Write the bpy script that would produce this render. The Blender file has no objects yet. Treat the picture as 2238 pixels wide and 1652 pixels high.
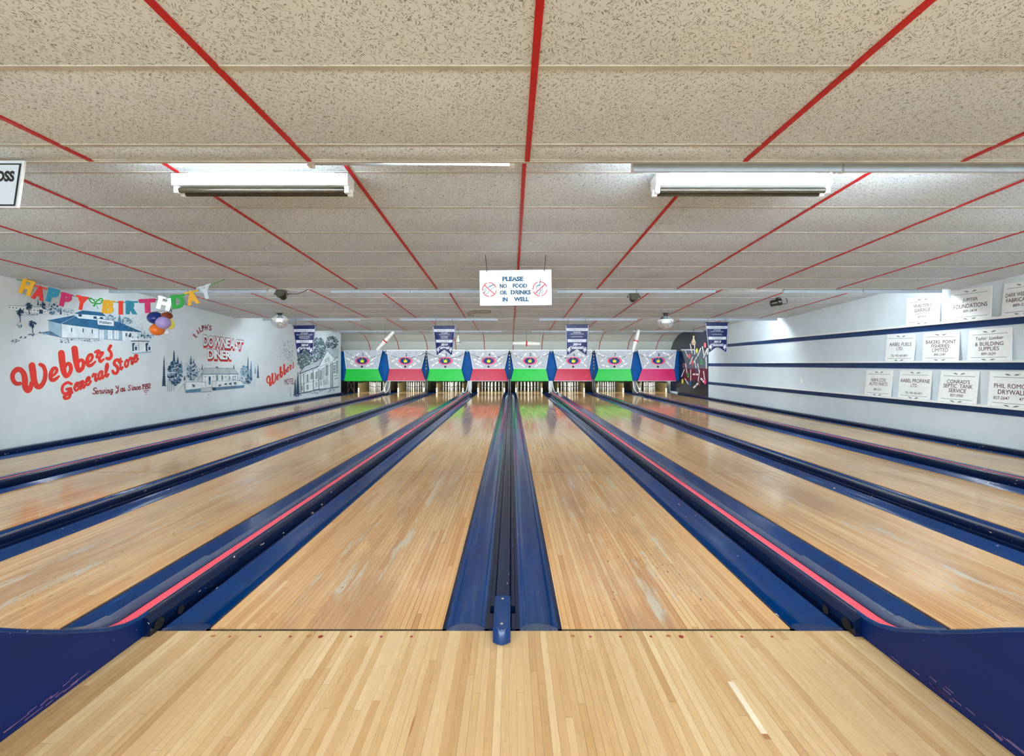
import bpy, bmesh, math, random
from mathutils import Vector, Matrix
random.seed(7)
SC = bpy.context.scene
COL = SC.collection
PI = math.pi

# ------------------------------------------------------------------ camera, world, exposure
H = 1.208                       # camera height above the lanes
F, CX, HY = 980.0, 1117.0, 795.0  # focal length and vanishing point of the photograph (2238 x 1652)
cam = bpy.data.cameras.new('camera')
cam.sensor_width = 36.0
cam.lens = F / 2238 * 36
cam.shift_x = 2.0 / 2238
cam.shift_y = -31.0 / 2238
cam.clip_start = 0.05
camo = bpy.data.objects.new('camera', cam)
camo.location = (0, 0, H)
camo.rotation_euler = (PI / 2, 0, 0)
COL.objects.link(camo)
SC.camera = camo

w = bpy.data.worlds.new('world')
SC.world = w
w.use_nodes = True
w.node_tree.nodes['Background'].inputs[0].default_value = (0.9, 0.95, 1, 1)
w.node_tree.nodes['Background'].inputs[1].default_value = 0.25
SC.view_settings.view_transform = 'Standard'
SC.view_settings.look = 'None'
SC.view_settings.gamma = 1.0
SC.view_settings.use_curve_mapping = False
SC.view_settings.exposure = 0.90
SC.cycles.max_bounces = 7
SC.cycles.diffuse_bounces = 5
SC.cycles.glossy_bounces = 4
SC.cycles.use_denoising = True
TUBE = 88.0                     # radiance of the lit fluorescent tubes

def area_lamp(name, loc, sx, sy, power, rot=(0, 0, 0), col=(1, .97, .92)):
    l = bpy.data.lights.new(name, 'AREA')
    l.shape = 'RECTANGLE'; l.size = sx; l.size_y = sy; l.energy = power; l.color = col
    o = bpy.data.objects.new(name, l); o.location = loc; o.rotation_euler = rot
    COL.objects.link(o)
    return o
# unseen fill lamps added overhead and behind the camera to even out the light
for x in (-3.2, 0, 3.2): area_lamp('unseen_overhead_fill', (x, -1.6, 2.30), 1.2, 2.4, 45, col=(1, .98, .96))
area_lamp('unseen_rear_fill', (0, -5.9, 1.25), 12.5, 1.9, 360, (PI / 2, 0, 0), (.80, .92, 1))  # cool fill added to brighten ceiling and masks; no window is modelled
# lights inside the pin pits, hung behind the masks
for x in (-5.89, -4.22, -2.59, -.84, .75, 2.53, 4.19, 6.0): area_lamp('pin_light', (x, 18.45, .78), 1.1, .10, 9, (math.radians(55), 0, 0), (.95, 1, .97))

# ------------------------------------------------------------------ helpers
def lin(c):
    return tuple(((v / 255) / 12.92 if v <= 10 else (((v / 255) + .055) / 1.055) ** 2.4) for v in c)

def tree(name):
    m = bpy.data.materials.new(name); m.use_nodes = True
    nt = m.node_tree
    return m, nt, nt.nodes['Principled BSDF']

def N(nt, typ, **kw):
    n = nt.nodes.new(typ)
    for k, v in kw.items():
        if k == 'ins':
            for kk, vv in v.items(): n.inputs[kk].default_value = vv
        else: setattr(n, k, v)
    return n

def mth(nt, op, a, b=None, c=None, clamp=False):
    n = nt.nodes.new('ShaderNodeMath'); n.operation = op; n.use_clamp = clamp
    for i, v in enumerate((a, b, c)):
        if v is None: continue
        if isinstance(v, (int, float)): n.inputs[i].default_value = v
        else: nt.links.new(v, n.inputs[i])
    return n.outputs[0]

def mix(nt, fac, a, b, blend='MIX'):
    n = nt.nodes.new('ShaderNodeMix'); n.data_type = 'RGBA'; n.blend_type = blend
    for i, v in ((0, fac), (6, a), (7, b)):
        if isinstance(v, (int, float)): n.inputs[i].default_value = v
        elif isinstance(v, tuple): n.inputs[i].default_value = (*v[:3], 1)
        else: nt.links.new(v, n.inputs[i])
    return n.outputs[2]

def rng(nt, v, a, b, c=0., d=1.):
    n = nt.nodes.new('ShaderNodeMapRange'); n.interpolation_type = 'SMOOTHSTEP'
    nt.links.new(v, n.inputs[0])
    for i, x in enumerate((a, b, c, d)): n.inputs[i + 1].default_value = x
    return n.outputs[0]

def pos(nt, sx=1, sy=1, sz=1):
    g = nt.nodes.new('ShaderNodeNewGeometry')
    v = nt.nodes.new('ShaderNodeVectorMath'); v.operation = 'MULTIPLY'
    nt.links.new(g.outputs['Position'], v.inputs[0]); v.inputs[1].default_value = (sx, sy, sz)
    return v.outputs[0]

def noise(nt, vec, scale=1, detail=3, rough=.55):
    n = N(nt, 'ShaderNodeTexNoise', ins={'Scale': scale, 'Detail': detail, 'Roughness': rough})
    nt.links.new(vec, n.inputs['Vector'])
    return n.outputs['Fac']

_mats = {}
def M(name, rgb, rough=.5, metal=0., var=.10, scale=9., spec=.5, coat=0., lin_=False):
    if name in _mats: return _mats[name]
    m, nt, b = tree(name)
    c = rgb if lin_ else lin(rgb)
    nz = noise(nt, pos(nt), scale)
    f = rng(nt, nz, .3, .7, 0, 1)
    nt.links.new(mix(nt, f, tuple(x * (1 - var) for x in c), tuple(min(1, x * (1 + var)) for x in c)), b.inputs['Base Color'])
    b.inputs['Roughness'].default_value = rough
    b.inputs['Metallic'].default_value = metal
    b.inputs['Specular IOR Level'].default_value = spec
    b.inputs['Coat Weight'].default_value = coat
    b.inputs['Coat Roughness'].default_value = .08
    _mats[name] = m
    return m

def paint_blue(name, rgb, rough, chip=.0, scuff=.0, scuff_rgb=(60, 130, 190), coat=.2, spec=.5):
    """glossy enamel with chips and lengthwise scuffs"""
    m, nt, b = tree(name)
    c = lin(rgb)
    col = mix(nt, rng(nt, noise(nt, pos(nt, 3, .7, 3), 1.5), .3, .7), tuple(x * .9 for x in c), tuple(x * 1.1 for x in c))
    if scuff:
        s1 = noise(nt, pos(nt, 26, 1.1, 26), 1, 4, .7)
        s2 = noise(nt, pos(nt, 2.2, .5, 2.2), 1, 2)
        f = mth(nt, 'MULTIPLY', rng(nt, s1, .62, .76), rng(nt, s2, .52, .70))
        col = mix(nt, mth(nt, 'MULTIPLY', f, scuff), col, lin(scuff_rgb))
    if chip:
        n2 = noise(nt, pos(nt, 2, .8, 2), 1.3, 2)
        f = mth(nt, 'MULTIPLY', mth(nt, 'GREATER_THAN', noise(nt, pos(nt, 42, 15, 42), 1, 5, .6), .682 + .03 * (1 - chip)), mth(nt, 'GREATER_THAN', n2, .50))
        col = mix(nt, f, col, lin((205, 190, 170)))
    nt.links.new(col, b.inputs['Base Color'])
    rr = rng(nt, noise(nt, pos(nt, 12, 1.2, 12), 1, 4), .3, .7, rough * .85, rough * 1.2)
    nt.links.new(rr, b.inputs['Roughness'])
    b.inputs['Coat Weight'].default_value = coat
    b.inputs['Specular IOR Level'].default_value = spec
    b.inputs['Coat Roughness'].default_value = .12
    return m

def wood(name, width, length, cols, seam, rough, worn=0., bumpy=.0, axis_off=0.):
    m, nt, b = tree(name)
    g = nt.nodes.new('ShaderNodeNewGeometry')
    sp = nt.nodes.new('ShaderNodeSeparateXYZ'); nt.links.new(g.outputs['Position'], sp.inputs[0])
    x, y = sp.outputs[0], sp.outputs[1]
    xs = mth(nt, 'DIVIDE', mth(nt, 'ADD', x, 50 + axis_off), width)
    idx = mth(nt, 'FLOOR', xs)
    fr = mth(nt, 'FRACT', xs)
    w1 = N(nt, 'ShaderNodeTexWhiteNoise', noise_dimensions='1D'); nt.links.new(idx, w1.inputs['W'])
    ys = mth(nt, 'ADD', mth(nt, 'DIVIDE', y, length), mth(nt, 'MULTIPLY', w1.outputs['Value'], 7.3))
    idy = mth(nt, 'FLOOR', ys); fy = mth(nt, 'FRACT', ys)
    cb = nt.nodes.new('ShaderNodeCombineXYZ'); nt.links.new(idx, cb.inputs[0]); nt.links.new(idy, cb.inputs[1])
    w2 = N(nt, 'ShaderNodeTexWhiteNoise', noise_dimensions='2D'); nt.links.new(cb.outputs[0], w2.inputs['Vector'])
    rp = nt.nodes.new('ShaderNodeValToRGB')
    el = rp.color_ramp.elements
    while len(el) < len(cols): el.new(.5)
    for i, c in enumerate(cols):
        el[i].position = i / (len(cols) - 1); el[i].color = (*lin(c), 1)
    nt.links.new(w2.outputs['Value'], rp.inputs[0])
    col = rp.outputs[0]
    gr = noise(nt, pos(nt, 170, 5, 5), 1, 4, .65)
    col = mix(nt, rng(nt, gr, .25, .75, .0, .42), col, mix(nt, 1., col, (.70, .60, .48), 'MULTIPLY'))
    fl = noise(nt, pos(nt, 60, 26, 5), 1, 3, .6)
    col = mix(nt, rng(nt, fl, .55, .8, 0, .18), col, (.80, .66, .45))
    e = mth(nt, 'MINIMUM', fr, mth(nt, 'SUBTRACT', 1, fr))
    w3 = N(nt, 'ShaderNodeTexWhiteNoise', noise_dimensions='1D'); nt.links.new(mth(nt, 'ADD', idx, 77), w3.inputs['W'])
    s = mth(nt, 'MULTIPLY', mth(nt, 'LESS_THAN', e, .045 if worn else .032), rng(nt, w3.outputs['Value'], 0, 1, .25, 1))
    s2 = mth(nt, 'MULTIPLY', mth(nt, 'LESS_THAN', fy, .004 / length * .6), .7)
    col = mix(nt, mth(nt, 'MULTIPLY', mth(nt, 'MAXIMUM', s, s2), seam), col, lin((70, 42, 20)))
    rough_out = None
    if worn:
        oc = nt.nodes.new('ShaderNodeTexCoord')
        so = nt.nodes.new('ShaderNodeSeparateXYZ'); nt.links.new(oc.outputs['Object'], so.inputs[0])
        ax = mth(nt, 'ABSOLUTE', so.outputs[0])
        mid = rng(nt, ax, .16, .44, 1, 0)
        near = rng(nt, y, 3.6, 8.5, 1, .25)
        st = rng(nt, noise(nt, pos(nt, 3.2, .8, 1), 1, 4, .6), .42, .66)
        f = mth(nt, 'MULTIPLY', mth(nt, 'MULTIPLY', mid, near), st)
        col = mix(nt, mth(nt, 'MULTIPLY', f, .55 * worn), col, lin((160, 122, 94)))
        st2 = rng(nt, noise(nt, pos(nt, 9, 1.1, 1), 1.3, 5, .7), .54, .68)
        f2 = mth(nt, 'MULTIPLY', mth(nt, 'MULTIPLY', mid, near), st2)
        col = mix(nt, mth(nt, 'MULTIPLY', f2, .65 * worn), col, lin((190, 182, 166)))
        dk = rng(nt, noise(nt, pos(nt, 95, 22, 1), 1, 2, .5), .64, .72)
        f3 = mth(nt, 'MULTIPLY', mth(nt, 'MULTIPLY', dk, mid), rng(nt, noise(nt, pos(nt, 2, 1, 1), 1.7, 2), .42, .6))
        col = mix(nt, mth(nt, 'MULTIPLY', f3, .75 * worn), col, lin((62, 40, 24)))
        edge = rng(nt, ax, .43, .50, 0, .3)
        col = mix(nt, edge, col, lin((205, 150, 92)))
        rough_out = mth(nt, 'ADD', rng(nt, noise(nt, pos(nt, 40, 1.5, 1), 1, 3), .3, .7, rough * .8, rough * 1.25), mth(nt, 'MULTIPLY', f, .10))
    else:
        rough_out = rng(nt, noise(nt, pos(nt, 40, 3, 1), 1, 3), .3, .7, rough * .8, rough * 1.25)
    nt.links.new(col, b.inputs['Base Color'])
    nt.links.new(rough_out, b.inputs['Roughness'])
    if worn:   # old amber varnish over the boards
        b.inputs['Specular IOR Level'].default_value = 0.
        gl = N(nt, 'ShaderNodeBsdfGlossy', ins={'Color': (1, .93, .83, 1)}); nt.links.new(rough_out, gl.inputs['Roughness'])
        fr_ = N(nt, 'ShaderNodeFresnel', ins={'IOR': 1.5})
        ms = nt.nodes.new('ShaderNodeMixShader')
        nt.links.new(mth(nt, 'MULTIPLY', fr_.outputs[0], .95), ms.inputs[0]); nt.links.new(b.outputs[0], ms.inputs[1]); nt.links.new(gl.outputs[0], ms.inputs[2])
        nt.links.new(ms.outputs[0], nt.nodes['Material Output'].inputs[0])
    if bumpy:
        bp = N(nt, 'ShaderNodeBump', ins={'Strength': bumpy, 'Distance': .002})
        nt.links.new(noise(nt, pos(nt, 37, 1.3, 1), 1, 3), bp.inputs['Height'])
        nt.links.new(bp.outputs[0], b.inputs['Normal'])
        if worn: nt.links.new(bp.outputs[0], gl.inputs['Normal'])
    return m

def tile_mat():
    m, nt, b = tree('fissured_ceiling_tile')
    base = mix(nt, rng(nt, noise(nt, pos(nt, .7, .9, .7), 1, 3), .3, .7), lin((206, 216, 221)), lin((219, 228, 232)))
    # short dark fissures in two directions plus pin holes
    tot = None
    warp = N(nt, 'ShaderNodeTexNoise', ins={'Scale': 22.0, 'Detail': 1.0}); nt.links.new(pos(nt), warp.inputs['Vector'])
    for k, (ang, sx, sy, th) in enumerate(((1.05, 30, 150, .21), (-.75, 34, 160, .20), (2.4, 46, 170, .20), (.3, 80, 95, .17))):
        mp = N(nt, 'ShaderNodeVectorRotate', rotation_type='Z_AXIS', ins={'Angle': ang})
        sc_ = nt.nodes.new('ShaderNodeVectorMath'); sc_.operation = 'MULTIPLY'; sc_.inputs[1].default_value = (sx, sy, 1)
        nt.links.new(mp.outputs[0], sc_.inputs[0])
        vm = nt.nodes.new('ShaderNodeVectorMath'); vm.operation = 'MULTIPLY_ADD'
        nt.links.new(warp.outputs['Color'], vm.inputs[0]); vm.inputs[1].default_value = (.05, .05, 0); nt.links.new(pos(nt), vm.inputs[2])
        nt.links.new(vm.outputs[0], mp.inputs['Vector'])
        v = N(nt, 'ShaderNodeTexVoronoi', ins={'Scale': 1.0}); v.voronoi_dimensions = '2D'
        nt.links.new(sc_.outputs[0], v.inputs['Vector'])
        sel = nt.nodes.new('ShaderNodeSeparateXYZ'); nt.links.new(v.outputs['Color'], sel.inputs[0])
        f = mth(nt, 'MULTIPLY', mth(nt, 'LESS_THAN', v.outputs['Distance'], th), mth(nt, 'GREATER_THAN', sel.outputs[0], .66))
        tot = f if tot is None else mth(nt, 'MAXIMUM', tot, f)
    stain = rng(nt, noise(nt, pos(nt, .9, 1.3, 1), 1.1, 3), .62, .78, 0, .25)
    base = mix(nt, stain, base, lin((204, 198, 180)))
    nt.links.new(mix(nt, mth(nt, 'MULTIPLY', tot, .72), base, lin((96, 90, 76))), b.inputs['Base Color'])
    b.inputs['Roughness'].default_value = .8
    b.inputs['Specular IOR Level'].default_value = .25
    return m

def emit(name, rgb, s):
    m, nt, b = tree(name)
    b.inputs['Base Color'].default_value = (.9, .9, .9, 1)
    b.inputs['Emission Color'].default_value = (*lin(rgb), 1)
    b.inputs['Emission Strength'].default_value = s
    return m

class MB:
    """collects shapes with materials and links them as ONE mesh object"""
    def __init__(s): s.v = []; s.f = []; s.m = []; s.sm = []; s.mats = []
    def mi(s, m):
        if m not in s.mats: s.mats.append(m)
        return s.mats.index(m)
    def add(s, vs, fs, m, smooth=False):
        o = len(s.v); s.v += [tuple(p) for p in vs]; k = s.mi(m)
        for f in fs: s.f.append([i + o for i in f]); s.m.append(k); s.sm.append(smooth)
        return s
    def box(s, x0, x1, y0, y1, z0, z1, m):
        vs = [(x, y, z) for z in (z0, z1) for y in (y0, y1) for x in (x0, x1)]
        return s.add(vs, [(0, 2, 3, 1), (4, 5, 7, 6), (0, 1, 5, 4), (2, 6, 7, 3), (0, 4, 6, 2), (1, 3, 7, 5)], m)
    def poly(s, pts, m): return s.add(pts, [tuple(range(len(pts)))], m)
    def loft(s, rings, m, closed=True, caps=True, smooth=False):
        n = len(rings[0]); vs = [p for r in rings for p in r]; fs = []
        for i in range(len(rings) - 1):
            for j in range(n if closed else n - 1):
                k = (j + 1) % n
                fs.append((i * n + j, i * n + k, (i + 1) * n + k, (i + 1) * n + j))
        s.add(vs, fs, m, smooth)
        if closed and caps:
            s.add(rings[0], [tuple(range(n))[::-1]], m); s.add(rings[-1], [tuple(range(n))], m)
        return s
    def sweep(s, prof, ys, m, smooth=False, caps=True, f=None):
        f = f or (lambda x, z, y: (x, y, z))
        return s.loft([[f(x, z, y) for x, z in prof] for y in ys], m, True, caps, smooth)
    def tube(s, path, r, m, n=8, smooth=True):
        rings = []; P = [Vector(p) for p in path]
        for i, p in enumerate(P):
            d = (P[min(i + 1, len(P) - 1)] - P[max(i - 1, 0)]).normalized()
            u = d.cross(Vector((0, 0, 1)) if abs(d.z) < .9 else Vector((1, 0, 0))).normalized(); v = d.cross(u)
            rr = r[i] if isinstance(r, (list, tuple)) else r
            rings.append([p + (u * math.cos(a) + v * math.sin(a)) * rr for a in (2 * PI * k / n for k in range(n))])
        return s.loft(rings, m, True, True, smooth)
    def lathe(s, prof, m, n=14, c=(0, 0, 0), smooth=True, mf=None):
        """prof: (radius, z); mf(i) may give the material of segment i"""
        rings = [[(c[0] + r * math.cos(2 * PI * k / n), c[1] + r * math.sin(2 * PI * k / n), c[2] + z) for k in range(n)] for r, z in prof]
        for i in range(len(rings) - 1):
            s.loft(rings[i:i + 2], mf(i) if mf else m, True, False, smooth)
        s.add(rings[0], [tuple(range(n))[::-1]], mf(0) if mf else m); s.add(rings[-1], [tuple(range(n))], mf(len(rings) - 2) if mf else m)
        return s
    def xform(s, mat):
        s.v = [tuple(mat @ Vector(p)) for p in s.v]; return s
    def build(s, name, parent=None, loc=None, merge=False):
        me = bpy.data.meshes.new(name)
        L = Vector(loc) if loc is not None else Vector((0, 0, 0))
        me.from_pydata([Vector(p) - L for p in s.v], [], s.f)
        for m in s.mats: me.materials.append(m)
        me.polygons.foreach_set('material_index', s.m); me.polygons.foreach_set('use_smooth', s.sm)
        me.update()
        if merge:
            bm = bmesh.new(); bm.from_mesh(me); bmesh.ops.remove_doubles(bm, verts=bm.verts, dist=1e-5)
            bmesh.ops.recalc_face_normals(bm, faces=bm.faces); bm.to_mesh(me); bm.free()
        o = bpy.data.objects.new(name, me); COL.objects.link(o)
        if parent is not None:
            o.parent = parent
            w = Vector((0, 0, 0)); q = parent
            while q is not None: w += q.location; q = q.parent
            o.location = L - w
        else: o.location = L
        return o

def empty(name, loc=(0, 0, 0)):
    o = bpy.data.objects.new(name, None); o.location = loc; o.empty_display_size = .1
    COL.objects.link(o); return o
def tag(o, label, cat, group=None):
    o['label'] = label; o['category'] = cat
    if group: o['group'] = group
    return o
def struct(o): o['kind'] = 'structure'; return o
def copy_tree(root, loc, label=None, group=None):
    r = root.copy(); COL.objects.link(r); r.location = loc
    if label: r['label'] = label
    if group: r['group'] = group
    for ch in [c for c in bpy.data.objects if c.parent == root]:
        c = ch.copy(); COL.objects.link(c); c.parent = r
        for g in [q for q in bpy.data.objects if q.parent == ch]:
            d = g.copy(); COL.objects.link(d); d.parent = c
    return r
def rbox(x0, x1, z0, z1, r, n=4, bottom=False):
    """profile of a bar with rounded top edges"""
    p = [(x0, z0), (x1, z0)]
    for k in range(n + 1):
        a = PI / 2 * k / n; p.append((x1 - r + r * math.cos(a), z1 - r + r * math.sin(a)))
    for k in range(n + 1):
        a = PI / 2 + PI / 2 * k / n; p.append((x0 + r + r * math.cos(a), z1 - r + r * math.sin(a)))
    return p

# real places from the photograph's own measurements
def at_y(px, py, Y): s = F / Y; return Vector(((px - CX) / s, Y, H + (HY - py) / s))
def at_x(px, py, X): s = (px - CX) / X; return Vector((X, F / s, H + (HY - py) / s))

# ------------------------------------------------------------------ lettering and painting
_tx = {}
def text2d(s, off=0., ext=0., shear=0.):
    k = (s, off, ext, shear)
    if k in _tx: return _tx[k]
    cu = bpy.data.curves.new('t', 'FONT'); cu.body = s; cu.size = 1; cu.offset = off; cu.resolution_u = 3; cu.extrude = ext; cu.shear = shear
    ob = bpy.data.objects.new('t', cu)
    me = ob.to_mesh()
    vs = [tuple(v.co) for v in me.vertices]; fs = [tuple(p.vertices) for p in me.polygons]
    ob.to_mesh_clear(); bpy.data.objects.remove(ob); bpy.data.curves.remove(cu)
    x0 = min(v[0] for v in vs); x1 = max(v[0] for v in vs); y0 = min(v[1] for v in vs); y1 = max(v[1] for v in vs)
    _tx[k] = ([((v[0] - x0) / (x1 - x0), (v[1] - y0) / (y1 - y0), v[2]) for v in vs], fs, (x1 - x0) / (y1 - y0))
    return _tx[k]

def smooth_path(pts, n=6):
    if len(pts) < 3: return list(pts)
    out = []
    for i in range(len(pts) - 1):
        p0 = pts[max(i - 1, 0)]; p1 = pts[i]; p2 = pts[i + 1]; p3 = pts[min(i + 2, len(pts) - 1)]
        for k in range(n):
            t = k / n
            out.append(tuple(.5 * (2 * b + (c - a) * t + (2 * a - 5 * b + 4 * c - d) * t * t + (3 * b - a - 3 * c + d) * t ** 3) for a, b, c, d in zip(p0, p1, p2, p3)))
    out.append(tuple(pts[-1])); return out

class Paint:
    """flat paint on a surface; to3(x, y, layer) gives the place on that surface"""
    def __init__(s, to3): s.to3 = to3; s.mb = MB(); s.k = 0
    def poly(s, pts, m, l=0):
        s.k = (s.k + 1) % 151; l += s.k * .0055
        s.mb.poly([s.to3(x, y, l) for x, y in pts], m); return s
    def ell(s, cx, cy, rx, ry, m, l=0, n=16, rot=0):
        c, q = math.cos(rot), math.sin(rot)
        return s.poly([(cx + rx * math.cos(2 * PI * k / n) * c - ry * math.sin(2 * PI * k / n) * q, cy + rx * math.cos(2 * PI * k / n) * q + ry * math.sin(2 * PI * k / n) * c) for k in range(n)], m, l)
    def stroke(s, pts, wd, m, l=0, sm=True, grow=0., cap=True):
        if not isinstance(wd, (list, tuple)): wd = [wd] * len(pts)
        p3 = [(x, y, ww) for (x, y), ww in zip(pts, wd)]
        P = smooth_path(p3, 5) if sm else p3
        last = None
        for i, (x, y, ww) in enumerate(P):
            if i + 1 < len(P):
                X, Y, W = P[i + 1]; dx, dy = X - x, Y - y; d = math.hypot(dx, dy)
                if d > 1e-6:
                    nx, ny = -dy / d, dx / d; h, g = ww / 2 + grow, W / 2 + grow
                    s.poly([(x + nx * h, y + ny * h), (X + nx * g, Y + ny * g), (X - nx * g, Y - ny * g), (x - nx * h, y - ny * h)], m, l)
            if cap or 0 < i < len(P) - 1: s.ell(x, y, ww / 2 + grow, ww / 2 + grow, m, l, 14 if ww > 25 else 8)
        return s
    def text(s, t, quad, m, l=0, off=.0, shear=0.):
        """quad: TL TR BR BL"""
        vs, fs, _ = text2d(t, off, 0, shear)
        TL, TR, BR, BL = quad; out = []
        for u, v, _z in vs:
            x = (TL[0] * (1 - u) + TR[0] * u) * v + (BL[0] * (1 - u) + BR[0] * u) * (1 - v)
            y = (TL[1] * (1 - u) + TR[1] * u) * v + (BL[1] * (1 - u) + BR[1] * u) * (1 - v)
            out.append(s.to3(x, y, l))
        s.mb.add(out, fs, m); return s
    def ctext(s, t, cx, cy, h, m, l=0, off=.01, maxw=None, ang=0, asp=1., shear=0.):
        """centred line of lettering, y growing downwards"""
        r = text2d(t, off, 0, shear)[2] * asp; wd = h * r
        if maxw and wd > maxw: wd = maxw
        c, q = math.cos(ang), math.sin(ang)
        Q = [(cx + a * wd / 2 * c - b * h / 2 * q, cy + a * wd / 2 * q + b * h / 2 * c) for a, b in ((-1, -1), (1, -1), (1, 1), (-1, 1))]
        return s.text(t, Q, m, l, off, shear)
    def build(s, name, parent): return s.mb.build(name, parent)

# ------------------------------------------------------------------ materials
NAVY = paint_blue('navy_enamel', (4, 23, 58), .22, chip=1., scuff=.5, scuff_rgb=(60, 88, 136), coat=.1, spec=.35)
GUTTER = paint_blue('blue_gutter_enamel', (0, 50, 106), .15, chip=.3, scuff=.8, scuff_rgb=(40, 130, 200), coat=0, spec=.5)
DEEP = paint_blue('dark_blue_panel_paint', (0, 32, 92), .38, chip=.1, coat=0, spec=.25)
RAILTOP = paint_blue('grey_blue_rail_paint', (54, 68, 102), .30, chip=.7, scuff=.5)
SALMON = M('coral_red_paint', (244, 84, 102), .35, var=.05)
APPROACH = wood('approach_maple', .0272, 1.9, [(184, 148, 100), (201, 168, 120), (210, 181, 134), (192, 156, 106), (217, 191, 148), (203, 171, 123)], .6, .30)
LANE = wood('lane_maple', .0268, .85, [(188, 142, 97), (207, 164, 116), (211, 173, 125), (197, 153, 106), (218, 184, 138), (203, 161, 117)], .85, .085, worn=1.25, bumpy=.02, axis_off=.009)
TILE = tile_mat()
GRID = M('ivory_ceiling_grid', (184, 181, 170), .5)
REDBAR = M('red_ceiling_bar', (186, 14, 14), .45, var=.08)
WALL = M('pale_blue_white_wall_paint', (212, 222, 226), .55, var=.03, scale=2.5)
WHITE = M('white_enamel', (236, 238, 238), .4, var=.03)
WHITEG = M('white_gloss', (240, 240, 236), .2, var=.03)
METAL = M('grey_fixture_steel', (176, 190, 204), .4, metal=0., var=.05)
BLACK = M('black_plastic', (22, 21, 20), .4)
DARK = M('pit_black', (16, 16, 15), .7)
OLIVE = M('dark_olive_curtain', (44, 40, 26), .8)
TAN = M('worn_tan_kickback', (132, 116, 76), .6, var=.25, scale=14)
SUB = M('subfloor_black', (18, 20, 26), .8)
BAND = M('blue_wall_stripe', (14, 54, 104), .35, var=.12)
CHROME = M('chrome', (205, 208, 210), .12, metal=1., var=.03)
STEEL = M('galvanised_steel', (150, 152, 152), .3, metal=.7, var=.2, scale=20)
FOUL = M('foul_gap_dark', (44, 50, 42), .6, var=.4, scale=40)
DOT = M('dark_dowel', (58, 36, 22), .5)
REDDOT = M('red_dowel', (140, 34, 22), .5)
BRDOT = M('brown_dowel', (160, 108, 54), .5)
RUST = M('scuffed_pink_scrape', (112, 88, 130), .6, var=.3, scale=30)
GLOW = emit('lit_fluorescent_tube', (232, 246, 255), TUBE)
GLOWOFF = M('dark_blacklight_tube', (52, 46, 34), .18, var=.1)
WIRE = M('dark_hanging_wire', (50, 46, 40), .5)
SCREW = M('bright_screw', (200, 196, 186), .3, metal=.6)

XL, XR = -6.85, 6.82
SOF = H + 1.13
EDGES = [2.52, 6.83, 11.10, 15.37]
Y0S = [1.52, 1.756, 2.0]

# ------------------------------------------------------------------ floor and walls
f = MB()
f.box(XL, XR, -6.0, 2.028, -.10, 0, APPROACH)
f.box(XL, XR, 2.028, 20.7, -.16, -.12, SUB)
floor = struct(f.build('floor'))

wl = MB(); wl.box(XL - .12, XL, -6.1, 18.06, -.16, 3.0, WALL); wall_left = struct(wl.build('wall_left'))
wr = MB(); wr.box(XR, XR + .12, -6.1, 20.7, -.16, 3.0, WALL); wall_right = struct(wr.build('wall_right'))
wb = MB(); wb.box(-8.02, XR + .12, 20.7, 20.82, -.16, 3.0, DARK); struct(wb.build('wall_back'))
wf = MB(); wf.box(XL - .12, XR + .12, -6.12, -6.0, -.16, 3.0, WALL); struct(wf.build('wall_front'))
we = MB(); we.box(-8.02, -7.9, 17.4, 20.8, -.16, 3.0, WALL); we.box(-7.9, XL - .12, 17.4, 17.5, -.16, 3.0, WALL); we.box(-7.9, XL, 17.5, 20.7, -.16, -.12, SUB); struct(we.build('wall_left_end'))

# ------------------------------------------------------------------ ceiling: flat part, then three sloping steps and a curve
def zc(i, y): return H + Y0S[i] - .0561 * y
XB = [XL] + [.09 + 1.215 * k for k in range(-5, 6)] + [XR]
ce = MB(); grid = MB(); red = MB()
def tiles(ylist, zf, sag=True):
    for j in range(len(ylist) - 1):
        ya, yb = ylist[j], ylist[j + 1]
        for i in range(len(XB) - 1):
            xa, xb = XB[i], XB[i + 1]; a = random.uniform(.002, .013) if sag else 0
            nu, nv = 5, 5; vs = []; fs = []
            for v in range(nv + 1):
                for u in range(nu + 1):
                    y = ya + (yb - ya) * v / nv
                    d = a * (math.sin(PI * u / nu) ** .6 if 0 < u < nu else 0) * math.sin(PI * v / nv)
                    vs.append((xa + (xb - xa) * u / nu, y, zf(y) - d + .004))
            for v in range(nv):
                for u in range(nu):
                    k = v * (nu + 1) + u; fs.append((k, k + nu + 1, k + nu + 2, k + 1))
            ce.add(vs, fs, TILE, True)
        y = yb
        grid.add([(XL, y - .012, zf(y - .012)), (XR, y - .012, zf(y - .012)), (XR, y + .012, zf(y + .012)), (XL, y + .012, zf(y + .012))], [(0, 1, 2, 3)], GRID)
        for yy in (y - .012, y + .012):
            grid.add([(XL, yy, zf(yy)), (XR, yy, zf(yy)), (XR, yy, zf(yy) + .012), (XL, yy, zf(yy) + .012)], [(0, 1, 2, 3)], GRID)
def bars(y0, y1, zf, n=1):
    ys = [y0 + (y1 - y0) * k / n for k in range(n + 1)]
    for x in XB[1:-1]:
        for k in range(n):
            a, b = ys[k], ys[k + 1]; ww = .0135
            red.loft([[(x - ww, y, zf(y) + .004), (x + ww, y, zf(y) + .004), (x + ww, y, zf(y) - .0035), (x - ww, y, zf(y) - .0035)] for y in (a, b)], REDBAR)
flat = lambda y: SOF
tiles([-6.0] + [1.714 - .6096 * k for k in range(12, -1, -1)] + [2.323, 2.50], flat)
bars(-6.0, 2.515, flat)
ce.box(XL, XR, 2.50, 2.52, SOF - .004, SOF + .30, GRID)
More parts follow.
